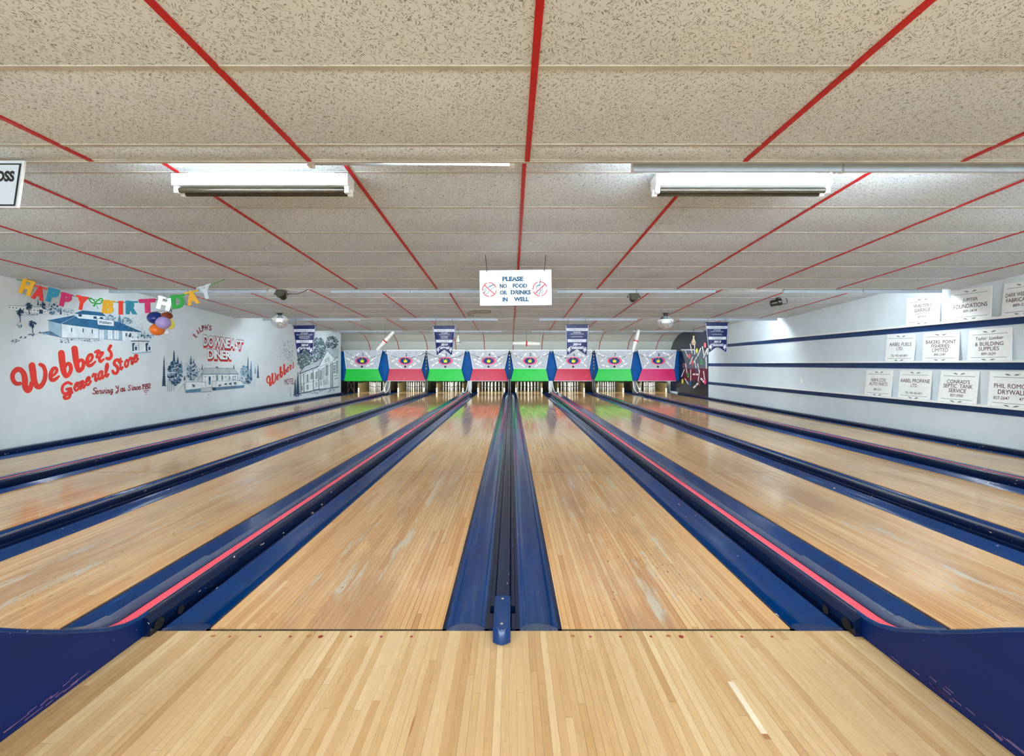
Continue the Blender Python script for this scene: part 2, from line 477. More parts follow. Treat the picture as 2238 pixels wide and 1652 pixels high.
for i in range(3):
    zf = lambda y, i=i: zc(i, y)
    y0, y1 = EDGES[i], EDGES[i + 1]
    ys = sorted([y1 - .02 - .6096 * k for k in range(0, 8) if y1 - .02 - .6096 * k > y0 + .05] + [y0])
    tiles(ys, zf); bars(y0, y1, zf)
    e0 = zf(y1) - .004
    ce.box(XL, XR, y1 - .02, y1, e0, e0 + .30, GRID)
CURVE = [(15.37, 1.40), (17.6, 1.27), (18.25, 1.18), (18.8, .93), (19.1, .60), (19.16, .20)]
def zcurve(y):
    for (a, p), (b, q) in zip(CURVE, CURVE[1:]):
        if y <= b: return H + p + (q - p) * (y - a) / (b - a)
    return H + CURVE[-1][1]
tiles([15.37, 15.77, 16.38, 16.99, 17.6, 18.25], zcurve)
CURVEW = M('pale_end_panel', (206, 212, 202), .6, var=.03)
for (a, p), (b, q) in zip(CURVE[2:], CURVE[3:]):
    ce.add([(-7.9, a, H + p), (XR, a, H + p), (XR, b, H + q), (-7.9, b, H + q)], [(0, 1, 2, 3)], CURVEW)
for (a, p), (b, q) in zip(CURVE, CURVE[1:]):
    n = Vector((0, -(p - q), -(b - a))).normalized() * .006
    for x in XB[1:-1] + [-7.2]:
        if x < -7 and a < 18: continue
        red.add([(x - .0135, a + n.y, H + p + n.z), (x + .0135, a + n.y, H + p + n.z), (x + .0135, b + n.y, H + q + n.z), (x - .0135, b + n.y, H + q + n.z)], [(0, 1, 2, 3)], REDBAR)
ce.add([(-7.9, 17.5, H + 1.27), (XL, 17.5, H + 1.27), (XL, 18.25, H + 1.18), (-7.9, 18.25, H + 1.18)], [(0, 1, 2, 3)], CURVEW)
ce.box(-7.9, XR, 19.16, 20.7, H + .19, H + .21, DARK)  # unseen dark lid over the pin pit, added to block light
ce.box(-8.02, XR + .12, -6.1, 20.8, 2.98, 3.02, GRID)
ceiling = struct(ce.build('ceiling'))
grid.build('cross_bars', ceiling)
red.build('red_runners', ceiling)

# ------------------------------------------------------------------ lanes
LANES = [(-6.42, -5.37), (-4.745, -3.70), (-3.115, -2.062), (-1.372, -.314), (.232, 1.274), (2.008, 3.06), (3.67, 4.715), (5.46, 6.53)]
YF, YE = 2.05, 20.40
NUMW = ['one', 'two', 'three', 'four', 'five', 'six', 'seven', 'eight']
for i, (a, b) in enumerate(LANES):
    c = (a + b) / 2; hw = (b - a) / 2
    r = empty('bowling_lane', (c, YF, 0))
    edge = ' along the left wall' if i == 0 else ' along the right wall' if i == 7 else ''
    tag(r, f'glossy maple plank bowling lane ending under the mask numbered {i + 1}{edge}', 'bowling lane', 'bowling lanes')
    m = MB(); m.box(a, b, YF, YE, -.05, 0, LANE); m.build('lane_bed', r, (c, YF, 0))
    m = MB(); m.box(a, b, 2.028, YF, -.05, -.006, FOUL); m.build('foul_gap', r)
    for x in (-.44, -.37, -.30, -.235, -.18, .18, .235, .30, .37, .44):
        m = MB(); m.add([(c + x + .0045 * math.cos(q), 4.12 + .011 * math.sin(q), .0008) for q in (2 * PI * k / 10 for k in range(10))], [tuple(range(10))], DOT); m.build('dowel_mark', r)
    for k in range(-3, 4):
        y = 6.9 - abs(k) * .16; x = c + k * .145
        m = MB(); m.add([(x - .006, y - .06, .0008), (x + .006, y - .06, .0008), (x + .009, y + .01, .0008), (x, y + .07, .0008), (x - .009, y + .01, .0008)], [(0, 1, 2, 3, 4)], DOT); m.build('arrow_mark', r)
    m = MB(); m.box(a, b, 5.0 - .002, 5.0 + .002, -.001, .0006, FOUL); m.build('splice_line', r)
for a, b in LANES:
    c = (a + b) / 2
    for k in range(-3, 4):
        rad = .0065 if k else .011
        m = MB(); m.add([(c + k * .134 + rad * math.cos(q), 1.985 + rad * math.sin(q), .0008) for q in (2 * PI * j / 12 for j in range(12))], [tuple(range(12))], REDDOT); m.build('approach_dot', floor)
    for x in (-.48, -.055):
        m = MB(); m.add([(c + x + .011 * math.cos(q), 1.99 + .010 * math.sin(q), .0008) for q in (2 * PI * j / 12 for j in range(12))], [tuple(range(12))], BRDOT); m.build('approach_dot', floor)

# pale replaced board and dark splinter in the approach
PATCH = M('pale_patch_board', (226, 212, 186), .4)
def on_floor(px, py): q = F * H / (py - HY); return Vector(((px - CX) * q / F, q, .0007))
m = MB(); m.add([on_floor(1590, 1490), on_floor(1603, 1490), on_floor(1678, 1604), on_floor(1664, 1604)], [(0, 1, 2, 3)], PATCH); m.build('pale_board', floor)
m = MB(); m.add([on_floor(1664, 1604), on_floor(1678, 1604), on_floor(1686, 1616), on_floor(1672, 1616)], [(0, 1, 2, 3)], BRDOT); m.build('brown_filler', floor)
m = MB(); m.add([on_floor(911, 1558), on_floor(905, 1580), on_floor(896, 1606), on_floor(893, 1612), on_floor(900, 1582)], [(0, 1, 2, 3, 4)], BRDOT); m.build('dark_splinter', floor)

# ------------------------------------------------------------------ gutters
def gutter(x0, x1, label):
    w_ = x1 - x0
    r = empty('gutter', ((x0 + x1) / 2, YF, 0)); tag(r, label, 'gutter', 'blue lane gutters')
    lip = .018; n = 10; dp = .050
    prof = [(x0, -.004), (x0 + lip, -.004)]
    for k in range(1, n):
        t = k / n; prof.append((x0 + lip + (w_ - 2 * lip) * t, -.004 - dp * math.sin(PI * t) ** .8))
    prof += [(x1 - lip, -.004), (x1, -.004)]
    m = MB()
    for q in range(len(prof) - 1):
        sm = 0 < q < len(prof) - 2
        m.loft([[(prof[q][0], y, prof[q][1]), (prof[q + 1][0], y, prof[q + 1][1])] for y in (YF, 4.5, 8, 12, YE)], GUTTER if sm else NAVY, False, False, sm)
    under = [(x0, -.06), (x1, -.06)]
    m.add([(x0, YF, -.004), (x0, YE, -.004), (x0, YE, -.06), (x0, YF, -.06)], [(0, 1, 2, 3)], GUTTER)
    m.add([(x1, YF, -.004), (x1, YE, -.004), (x1, YE, -.06), (x1, YF, -.06)], [(0, 1, 2, 3)], GUTTER)
    m.add([(x0, YF, -.06), (x1, YF, -.06), (x1, YE, -.06), (x0, YE, -.06)], [(0, 1, 2, 3)], GUTTER)
    m.build('trough', r, merge=True)
    m = MB(); st = prof[1:-1]
    top = [(x, YF - .02, -.004) for x, z in st]; bot = [(x, YF + .004 - (z + .004) * 2.5, z + .001) for x, z in st]
    m.loft([top, bot], RAILTOP, False, False)
    m.build('end_ramp', r)
PW = .055      # half width under the plain dividers
ords = ['first', 'second', 'third', 'fourth', 'fifth', 'sixth', 'seventh', 'eighth']
gaps = [(LANES[i][1], LANES[i + 1][0]) for i in range(7)]
gutter(XL + .135, LANES[0][0], 'narrow blue gutter between the left wall rail and lane one')
for i, (a, b) in enumerate(gaps):
    c = (a + b) / 2; h = .091 if i % 2 == 0 else .062
    if i % 2 == 0: c -= .017 if c > 0 else -.017
    gutter(a, c - h, f'blue gutter on the right-hand edge of the lane under number {i + 1}')
    gutter(c + h, b, f'blue gutter on the left-hand edge of the lane under number {i + 2}')
gutter(LANES[7][1], XR - .135, 'narrow blue gutter between lane eight and the right wall rail')

# rails along the two walls
for s, x0, x1, nm in ((-1, XL + .002, XL + .133, 'left white wall under the mural'), (1, XR - .133, XR - .002, 'right white wall under the sponsor signs')):
    m = MB(); m.sweep(rbox(x0, x1, -.115, .065, .03), (1.98, 6, 12, 18.0), NAVY, True)
    tag(m.build('wall_rail', loc=((x0 + x1) / 2, 1.98, 0)), f'dark navy rail along the foot of the {nm}', 'rail')

# plain dividers 2-3, 4-5, 6-7
for i in (1, 3, 5):
    a, b = gaps[i]; c = (a + b) / 2
    r = empty('gutter_divider', (c, 1.93, 0))
    tag(r, f'narrow blue divider bar between the lanes under numbers {i + 1} and {i + 2}', 'divider', 'blue gutter dividers')
    m = MB(); m.sweep(rbox(c - .034, c + .034, -.10, .058, .012), (2.21, 5, 9, 13, 18.2), NAVY, True); m.build('cap_rail', r)
    m = MB()
    m.sweep(rbox(c - .0385, c + .0385, .0, .069, .012), (1.945, 1.96, 2.205), GUTTER, True)
    n = 8
    arc = [(c - .0385 + .077 * k / n, 1.945 - .022 * math.sin(PI * k / n)) for k in range(n + 1)]
    m.loft([[(x, y, .001) for x, y in arc], [(x, y, .062) for x, y in arc], [(x, 1.945 - (1.945 - y) * .6, .069) for x, y in arc]], GUTTER, False, False, True)
    m.add([(x, y, .0685) for x, y in arc], [tuple(range(n + 1))], GUTTER)
    blk = m.build('end_block', r)
    for y in (1.965, 2.175):
        m = MB(); m.lathe([(.006, .069), (.006, .0705), (.003, .071)], SCREW, 10, (c, y, 0)); m.build('screw', blk)
    for s in (-1, 1):
        m = MB(); m.box(c + s * .052 - .009, c + s * .052 + .009, 2.035, 2.15, -.11, .012, NAVY)
        m.sweep(rbox(c + s * .048 - .012, c + s * .048 + .012, -.11, .016, .006), (2.21, 10, 18.1), NAVY)
        m.build('side_bracket', r)

# ball returns 1-2, 3-4, 5-6, 7-8
RAMP = [(2.35, .0705), (2.02, .0705), (1.97, .072), (1.90, .085), (1.81, .119), (1.769, .141), (1.636, .214), (1.52, .284), (1.439, .337), (1.27, .44), (1.12, .51), (.97, .545), (.6, .56)]
HOLE = M('dark_hole', (14, 11, 9), .8)
def ball_return(i):
    a, b = gaps[i]; c = (a + b) / 2; c -= .017 if c > 0 else -.017
    r = empty('ball_return', (c, 2.0, 0))
    tag(r, f'blue ball return track with coral strip between the lanes under numbers {i + 1} and {i + 2}', 'ball return', 'ball return tracks')
    m = MB(); m.box(c - .0265, c + .0265, 2.3, 18.3, .012, .070, SALMON); sg_ = 1 if c < 0 else -1; u0, u1 = sorted((c - sg_ * .0265, c + sg_ * .047))
    m.loft([[(u0 if y < 2.0 else c - .0265, y, z), (u1 if y < 2.0 else c + .0265, y, z), (u1 if y < 2.0 else c + .0265, y, z - .03), (u0 if y < 2.0 else c - .0265, y, z - .03)] for y, z in RAMP], SALMON)
    m.build('coral_strip', r)
    for s in (-1, 1):
        near = (s > 0) == (c < 0); x0, x1 = (c + .028, c + .086) if s > 0 else (c - .086, c - .028)
        m = MB(); yy = [2.62, 6, 10, 14, 18.2]
        m.sweep(rbox(x0, x1, -.10, .0745 if near else .080, .022 if near else .010), yy, NAVY if near else RAILTOP, True)
        if near: m.sweep(rbox(c + s * .030 - .004, c + s * .030 + .004, .05, .0755, .003), [1.995] + yy, RAILTOP)
        outer_is_near = near
        m.build('side_rail', r)
        # rail end: thicker block with the rounded top, towards the foul line
        m = MB(); mt = NAVY if outer_is_near else RAILTOP
        x0 -= .016 if s < 0 else -.004; x1 += .016 if s > 0 else -.004
        m.sweep(rbox(x0, x1, -.0, .084, .030 if near else .012), (1.985, 2.1, 2.63), mt, True)
        blk = m.build('rail_end', r)
        xo = x1 + .0042 if s > 0 else x0 - .0042
        for yh, zh, ry, rz in ((2.03, .032, .026, .022), (2.165, .022, .018, .018)):
            h = MB(); n = 14
            h.add([(xo, yh + ry * max(-.85, min(.85, 1.2 * math.cos(2 * PI * k / n))), zh + rz * max(-.85, min(.85, 1.2 * math.sin(2 * PI * k / n)))) for k in range(n)], [tuple(range(n))], HOLE)
            h.add([(xo + .0006 * s, yh + ry * 1.15 * math.cos(2 * PI * k / n), zh + rz * 1.15 * math.sin(2 * PI * k / n)) for k in range(n)], [tuple(range(n))], HOLE)
            h.build('bolt_hole', blk)
    # ramp side panels that climb to the ball rack in front of the foul line
    for s in (-1, 1):
        x = c + s * .060
        m = MB(); rings = []
        for y, z in RAMP[1:]:
            t = .011
            if (s > 0) != (c < 0): z -= .03
            rings.append([(x - t, y, .001), (x + t, y, .001), (x + t, y, z + .006), (x + t * .5, y, z + .014), (x - t * .5, y, z + .014), (x - t, y, z + .006)])
        m.loft(rings, DEEP)
        pnl = m.build('ramp_panel', r)
        if (s > 0) == (c < 0):
            m = MB(); m.tube([(x, y, z + .012) for y, z in RAMP[1:]], .011, GUTTER, 8); m.build('rolled_edge', pnl)
        rg = random.Random(i * 3 + s)
        m = MB(); xo = x + s * .0118
        for k in range(16):
            y = rg.uniform(1.30, 1.92) if k < 9 else rg.uniform(1.5, 1.66); z = rg.uniform(.008, .03); L = rg.uniform(.02, .08)
            if k > 9: z = rg.uniform(.012, .05); L = .03
            m.add([(xo, y, z), (xo, y + L, z + .003), (xo, y + L, z + .006), (xo, y, z + .005)], [(0, 1, 2, 3)], RUST)
        m.build('scuff_marks', pnl)
    # outer lip of the climbing rail
    for s in (-1, 1):
        xa, xb = (c + .079, c + .160) if s > 0 else (c - .160, c - .079)
        if (s > 0) == (c < 0): continue
        m = MB()
        pr = [(2.0, .084), (1.95, .088), (1.90, .098), (1.81, .130), (1.769, .150), (1.636, .222), (1.52, .290), (1.439, .342), (1.27, .445), (1.12, .515), (.97, .55)]
        rings = []
        for y, z in pr:
            t = max(0, (y - .97) / (2.0 - .97)); wv = .03 + .072 * t ** .8 - .010
            l_, r_ = (c + .028, c + .028 + wv) if s > 0 else (c - .028 - wv, c - .028)
            rings.append([(x, y, zz) for x, zz in rbox(l_, r_, max(0, z - .09), z, min(.014, wv * .33))])
        m.loft(rings, RAILTOP, smooth=True)
        m.build('curved_lip', r)
    # lift rails that carry the ball up to the track behind the masks
    for dx in (-.10, .10):
        m = MB(); m.tube(smooth_path([(c + dx * 1.4, 17.5, .085), (c + dx, 17.85, .10), (c + dx * .9, 18.15, .22), (c + dx * .7, 18.35, .42), (c + dx * .6, 18.45, .60)]), .022, WHITEG, 8)
        m.build('lift_rail', r)
    m = MB(); m.box(c - .07, c + .07, 18.35, 18.5, -.1, .55, STEEL); m.build('lift_post', r)
for i in (0, 2, 4, 6): ball_return(i)

# ------------------------------------------------------------------ masks over the pins
TOPX = [(752, 835), (846, 931), (932.7, 1015.8), (1026.5, 1111.4), (1115.7, 1200), (1210, 1294.5), (1300.7, 1384), (1394.6, 1477.7)]
MIDX = [(756.7, 826), (851.4, 921), (939, 1008), (1033.7, 1102.5), (1123, 1193), (1218.5, 1288), (1308.4, 1378), (1404, 1473)]
BOTX = [(752.5, 835.5), (846.4, 929.5), (932.7, 1015.8), (1027, 1110.5), (1116.3, 1199.4), (1210, 1294), (1299, 1382.4), (1394, 1477.3)]
YT, YM, YB = 18.0, 18.16, 17.98
GREYP = M('speckled_grey_panel', (186, 190, 196), .5, var=.14, scale=16)
GREEN = M('bright_green_panel', (0, 172, 44), .4, var=.05)
CRIMSON = M('crimson_panel', (178, 0, 46), .4, var=.16, scale=14)
MAGENTA = M('magenta_panel', (192, 0, 84), .4, var=.05)
BLUEP = M('blue_mask_divider_paint', (0, 72, 134), .5, var=.12, scale=3, spec=.15)
PINKE = M('emblem_pink', (240, 90, 126), .4); BLUEE = M('emblem_blue', (8, 58, 118), .4); YELLE = M('emblem_yellow', (240, 232, 40), .4)
INK = M('black_lettering', (26, 26, 30), .5); BROWN = M('ball_mark_brown', (84, 50, 44), .4); PINW = M('painted_pin_white', (244, 244, 240), .4, var=.02)
DRED = M('dark_red_band', (170, 28, 44), .4)
ZT, ZM, ZB = at_y(0, 766, YT).z, at_y(0, 805.5, YM).z, at_y(0, 832.5, YB).z
def on_mask(px, py, l=0):
    y = YT + (YM - YT) * max(0, min(1, (py - 766) / 39.5))
    return at_y(px, py, y - .006 - l * .003)
PINSETS = [[(-14, -11.7, -.52), (12.5, -12, .85), (-26, -1.6, .52), (-19, 8, .48), (25, -5, -.68), (16.5, 8.5, -.42)],
           [(-23, -2.6, -.55), (-15, 10, .55), (29, -12, -.45), (25, -2, .5), (15, 10, -.6), (-36, -14, .5)],
           [(-25, -4, -.25), (-23, 7, -.55), (25, -4, .2), (25, 8, .6), (21, -15, -.5), (-9, -14, .3)],
           [(-16, -10, -.95), (12, -13, .8), (-26, 0, .5), (-21, 9, .4), (26, -6, -.8), (20, 8, -.5)],
           [(-13, -10, -.9), (13, -10, .9), (-30, -12, .55), (-19, 8, .55), (28, -11, -.5), (18, 8, -.65)],
           [(-30, -4, .75), (-25, 10, -.75), (18, -12, .4), (28, -7, -.9), (23, 7, .75), (-16, -12, -.6)],
           [(-30, -13, .5), (-24, -4, -.7), (-20, 11, .25), (30, -12, -.6), (16, -4, .9), (20, 9, -.5)],
           [(-27, -8, 1.0), (-26, 8, -.85), (-13, -15, -.6), (18, -15, .4), (29, -10, -.85), (24, 8, .8)]]
for i in range(8):
    c = (MIDX[i][0] + MIDX[i][1]) / 2
    if i == 0: c = 791.5
    base = at_y(c, 832.5, YB)
    r = empty('pin_mask', base)
    colw = ('green', 'crimson red')[i % 2] if i < 7 else 'magenta pink'
    tag(r, f'grey mask board numbered {i + 1} with a {colw} lower flap', 'mask', 'lane masks over the pins')
    T = [at_y(x, 766, YT) for x in TOPX[i]]; Mi = [at_y(x, 805.5, YM) for x in MIDX[i]]; B = [at_y(x, 832.5, YB) for x in BOTX[i]]
    def bk(p, y=18.17): return Vector((p.x, y, p.z))
    def panel(a, b, c_, d, m):   # TL TR BR BL in front, boxed to the back
        mb = MB(); q = [a, b, c_, d]; k = [bk(p) for p in q]
        mb.add(q, [(0, 1, 2, 3)], m)
        mb.add(q + k, [(0, 4, 5, 1), (1, 5, 6, 2), (2, 6, 7, 3), (3, 7, 4, 0), (4, 7, 6, 5)], BLUEP)
        return mb
    panel(T[0], T[1], Mi[1], Mi[0], GREYP).build('upper_panel', r)
    panel(Mi[0], Mi[1], B[1], B[0], GREEN if i % 2 == 0 else CRIMSON if i < 7 else MAGENTA).build('lower_flap', r)
    m = MB(); d = Vector((0, -.006, 0))
    m.box(T[0].x, T[1].x, YT - .02, YT + .20, ZT - .004, ZT + (.026 if i else .01), WHITE if i else GREYP)
    m.build('top_rail', r)
    m = MB()
    for a, b in ((T[0], Mi[0]), (T[1], Mi[1]), (Mi[0], Mi[1])): m.tube([a + d, b + d], .012, WHITE, 6)
    m.tube([B[0] + d, B[1] + d], .010, WHITE if i % 2 else GREEN, 6)
    m.build('edge_trim', r)
    p = Paint(on_mask); cy = 788.6
    p.ell(c, cy, 15.6, 8.4, PINKE, 1, 28); p.ell(c - .3, cy, 11.4, 6.4, BLUEE, 2, 26)
    p.poly([(c - 4.4, cy - 3.2), (c - 2.2, cy - .4), (c, cy - 4.4), (c + 2.2, cy - .4), (c + 4.4, cy - 3.2), (c + 3.4, cy + 3.6), (c - 3.4, cy + 3.6)], YELLE, 3)
    p.build('crown_emblem', r)
    p = Paint(on_mask); p.ctext(str(i + 1), c + 1.6, 775, 6.4, INK, 1, .02); p.build('lane_number', r)
    p = Paint(on_mask); p.ell(c - .5, 801.4, 2.7, 2.5, BROWN, 1, 14); p.ell(c - .2, 800.9, .9, .8, INK, 2, 8); p.build('ball_mark', r)
    for dx, dy, a in PINSETS[i]:
        p = Paint(on_mask)
        ca, sa = math.cos(a), math.sin(a)
        def q(u, v): return (c + dx + u * ca - v * sa, cy + dy + u * sa + v * ca)
        hw_ = 1.75
        p.poly([q(-9, -1.2), q(-4, -hw_), (q(4, -hw_)), q(9, -1.2), q(9, 1.2), q(4, hw_), q(-4, hw_), q(-9, 1.2)], PINW, 1)
        p.poly([q(-.5, -hw_), q(.5, -hw_), q(.5, hw_), q(-.5, hw_)], DRED, 2)
        p.build('painted_pin', r)
# blue folded boards between the masks
def div_board(pxa, pxb, label):
    a, b = at_y(pxa, 0, 18.2).x - .01, at_y(pxb, 0, 18.2).x + .01
    c = (a + b) / 2; m = MB()
    prof = [(a, 18.20), (c - .02, 18.175), (c + .02, 18.175), (b, 18.20), (b, 18.25), (a, 18.25)]
    m.loft([[(x, y, ZB) for x, y in prof], [(x, y, ZT - .03) for x, y in prof]], BLUEP)
    tag(m.build('divider_board', loc=(c, 18.2, ZB)), label, 'divider board', 'blue boards between the masks')
div_board(746, 756.7, 'blue board between the left wall and the mask numbered 1')
for i in range(7): div_board(MIDX[i][1], MIDX[i + 1][0], f'blue folded board between the masks numbered {i + 1} and {i + 2}')
div_board(1473, 1485, 'blue board to the right of the mask numbered 8')
# dark posts in front of the dividers 2-3, 4-5, 6-7
for i, px in ((1, 931.8), (3, 1113.5), (5, 1297.5)):
    c = at_y(px, 0, 17.9).x; r = empty('support_post', (c, 17.9, 0))
    tag(r, f'dark upright post in the gap between the masks numbered {i + 1} and {i + 2}', 'post', 'dark posts between the masks')
    m = MB(); m.box(c - .024, c + .024, 17.88, 17.92, .058, ZT - .02, DARK); m.build('post', r)
    m = MB()
    for s in (-1, 1): m.tube(smooth_path([(c + s * .05, 17.3, .07), (c + s * .045, 17.75, .12), (c + s * .036, 17.87, .35), (c + s * .034, 17.9, .6)]), .012, STEEL, 6)
    m.build('guide_rod', r)
    m = MB()
    for k in range(5): m.box(c - .012, c + .012, 17.87, 17.88, 1.0 + k * .13, 1.05 + k * .13, STEEL)
    m.build('clip_strip', r)

# string of small lights over the masks
BULB = M('small_bulb', (225, 225, 215), .3); LEAF = M('dark_green_wire', (38, 48, 40), .6)
r = empty('string_lights', at_y(1117, 769, 17.86)); tag(r, 'dark string of tiny bulbs draped in swags across the eight masks', 'string lights')
ends = [757, 840, 931.8, 1021, 1113.5, 1205, 1297.5, 1389, 1477]
wire = MB(); rg = random.Random(3)
for k in range(8):
    a, b = ends[k], ends[k + 1]; pts = []
    for j in range(13):
        t = j / 12; pts.append(at_y(a + (b - a) * t, 769.5 + 13.5 * (1 - (2 * t - 1) ** 2) + rg.uniform(-.5, .5), 17.86))
    wire.tube(pts, .007, LEAF, 5)
    for j in range(1, 13):
        p = pts[j]
        m = MB(); m.lathe([(.004, -.035), (.014, -.026), (.015, -.01), (.006, 0)], BULB if (j + k) % 3 else LEAF, 6, p); m.build('bulb', r)
wire.build('wire', r)

# ------------------------------------------------------------------ candlepins and kickbacks
PINM = M('pin_white', (240, 240, 232), .3, var=.03); PBAND = M('pin_band', (120, 34, 40), .4)
prof = [(.021, 0), (.027, .004), (.029, .06), (.033, .12), (.036, .185), (.036, .196), (.036, .208), (.036, .219), (.033, .28), (.029, .34), (.026, .38), (.021, .40), (.010, .408)]
m = MB(); m.lathe(prof, PINM, 12, (0, 0, 0), True, lambda i: PBAND if i in (5, 6) else PINM)
pin0 = m.build('candlepin')
first = True
for i, (a, b) in enumerate(LANES):
    c = (a + b) / 2
    for row in range(4):
        for k in range(row + 1):
            o = pin0 if first else pin0.copy()
            if not first: COL.objects.link(o)
            first = False
            o.location = (c + (k - row / 2) * .305, 19.42 + row * .255, 0)
            wh = ('foremost candlepin', ('left candlepin of the second row', 'right candlepin of the second row'), ('left candlepin of the third row', 'middle candlepin of the third row', 'right candlepin of the third row'),
                  ('leftmost candlepin of the back row', 'inner left candlepin of the back row', 'inner right candlepin of the back row', 'rightmost candlepin of the back row'))[row]
            tag(o, f'{wh if row == 0 else wh[k]} on the {ords[i]} lane from the left', 'pin', f'candlepins of the {ords[i]} lane from the left')
for i, (a, b) in enumerate(LANES):
    for s, x0 in ((-1, a - .05), (1, b)):
        r = empty('kickback_plate', (x0 + .025, 18.95, 0)); side = 'left' if s < 0 else 'right'
        tag(r, f'worn tan kickback plate on the {side} side of the pins under number {i + 1}', 'kickback', 'kickback plates beside the pins')
        m = MB(); m.box(x0, x0 + .05, 18.96, 20.45, .002, .40, TAN); m.build('plate', r)
        m = MB(); m.box(x0 - .006, x0 + .056, 18.94, 18.96, .002, .19, PINM); m.build('white_end', r)
        m = MB(); m.box(x0 - .008, x0 + .058, 18.93, 20.46, .40, .46, DARK); m.build('top_edge', r)
m = MB(); m.box(XL + .02, XR - .02, 20.50, 20.53, -.1, 1.35, OLIVE); tag(m.build('pit_curtain', loc=(0, 20.5, -.1)), 'dark olive curtain hanging behind the candlepins', 'curtain')
# timber frame beside lane one
WOODF = M('brown_frame_timber', (84, 62, 44), .6, var=.3)
r = empty('timber_frame', (-6.6, 18.5, 0)); tag(r, 'dark braced timber frame under the blue board beside lane one', 'frame')
for (a, b) in (((-6.72, 18.45, .0), (-6.72, 18.45, .6)), ((-6.46, 18.45, .0), (-6.46, 18.45, .6)), ((-6.72, 18.46, .02), (-6.46, 18.46, .55)), ((-6.46, 18.47, .02), (-6.72, 18.47, .55)), ((-6.3, 18.6, -.1), (-6.2, 18.6, .6)), ((-6.05, 18.8, .1), (-6.25, 18.6, .6))):
    if a[0] > -6.4 : continue
    m = MB(); m.tube([a, b], .018, WOODF, 4, False); m.build('brace', r)

# ------------------------------------------------------------------ fluorescent strips behind the ceiling steps
XS = [-6.19, -4.965, -2.77, -1.545, .71, 1.935, 4.20, 5.425]
STEPN = ['nearest', 'second', 'third', 'farthest']
def strip(name, x0, y, zb, label, low=False):
    x1 = x0 + 1.21; c = (x0 + x1) / 2
    r = empty(name, (c, y, zb)); tag(r, label, 'ceiling light', 'fluorescent strips behind the ceiling steps')
    m = MB()
    pr = [(y, zb), (y + .012, zb - .002), (y + .012, zb + .062), (y + .055, zb + .066), (y + .055, zb + .10), (y, zb + .10)]
    if low: pr = [(y, zb + .034), (y + .07, zb + .034), (y + .07, zb + .10), (y, zb + .10)]
    m.loft([[(x, a, b) for a, b in pr] for x in (x0, x1)], METAL); m.build('housing', r)
    tl = .022 if low else 0
    m = MB(); m.tube([(x0 + .03, y + .036, zb + .030 + tl), (x1 - .03, y + .036, zb + .030)], .014, GLOW, 8); m.build('tube', r)
    for xa in (x0, x1 - .03):
        m = MB(); m.box(xa, xa + .03, y + .012, y + .052, zb + .008, zb + .062, WHITE); m.build('tube_holder', r)
for row in range(4):
    y = EDGES[row] + .07
    for k, x in enumerate(XS):
        zb = H + (1.118, 1.092, 1.078, 1.096)[row]
        yy = y
        if row == 0:
            yy = 2.605
            if k in (2, 3): x = (-2.42, -1.19)[k - 2]; zb = H + (1.205, 1.150)[k - 2]
            if k < 2: zb = H + 1.205
        strip('fluorescent_strip', x, yy, zb, f'white fluorescent strip behind the {STEPN[row]} ceiling step, {ords[k]} along from the left wall', row == 0 and k == 3)

# two switched-off blacklight fittings
for s, x0, lab in ((-1, -2.35, 'left twin-tube blacklight fitting with dark tubes under the white ceiling'), (1, 1.005, 'right twin-tube blacklight fitting with dark tubes under the white ceiling')):
    y = 3.10; x1 = x0 + 1.22; zt = zc(0, y + .06)
    z1 = H + (795 - 378.5) / (F / y); z0 = H + (795 - 404) / (F / y)
    r = empty('blacklight_fitting', ((x0 + x1) / 2, y + .06, zt)); tag(r, lab, 'ceiling light', 'blacklight fittings')
    m = MB(); m.box(x0, x1, y, y + .13, z0, z1, WHITE); m.box(x0 + .1, x1 - .1, y + .02, y + .11, z1, zt - .012, WHITE)
    m.box(x0 + .52, x0 + .62, y - .001, y, z0 + .022, z0 + .025, INK)
    for xx in (x0 + .01, x0 + .05, x1 - .02, x1 - .06): m.box(xx, xx + .006, y - .001, y, z1 - .012, z1 - .006, INK)
    m.build('housing', r)
    for dy in (.035, .10):
        m = MB(); m.tube([(x0 + .035, y + dy, z0 - .024), (x1 - .035, y + dy, z0 - .024)], .019, GLOWOFF, 12); m.build('tube', r)
        for xx in (x0 + .002, x1 - .032):
            m = MB(); m.box(xx, xx + .03, y + dy - .014, y + dy + .014, z0 - .045, z0, WHITE); m.build('tube_holder', r)

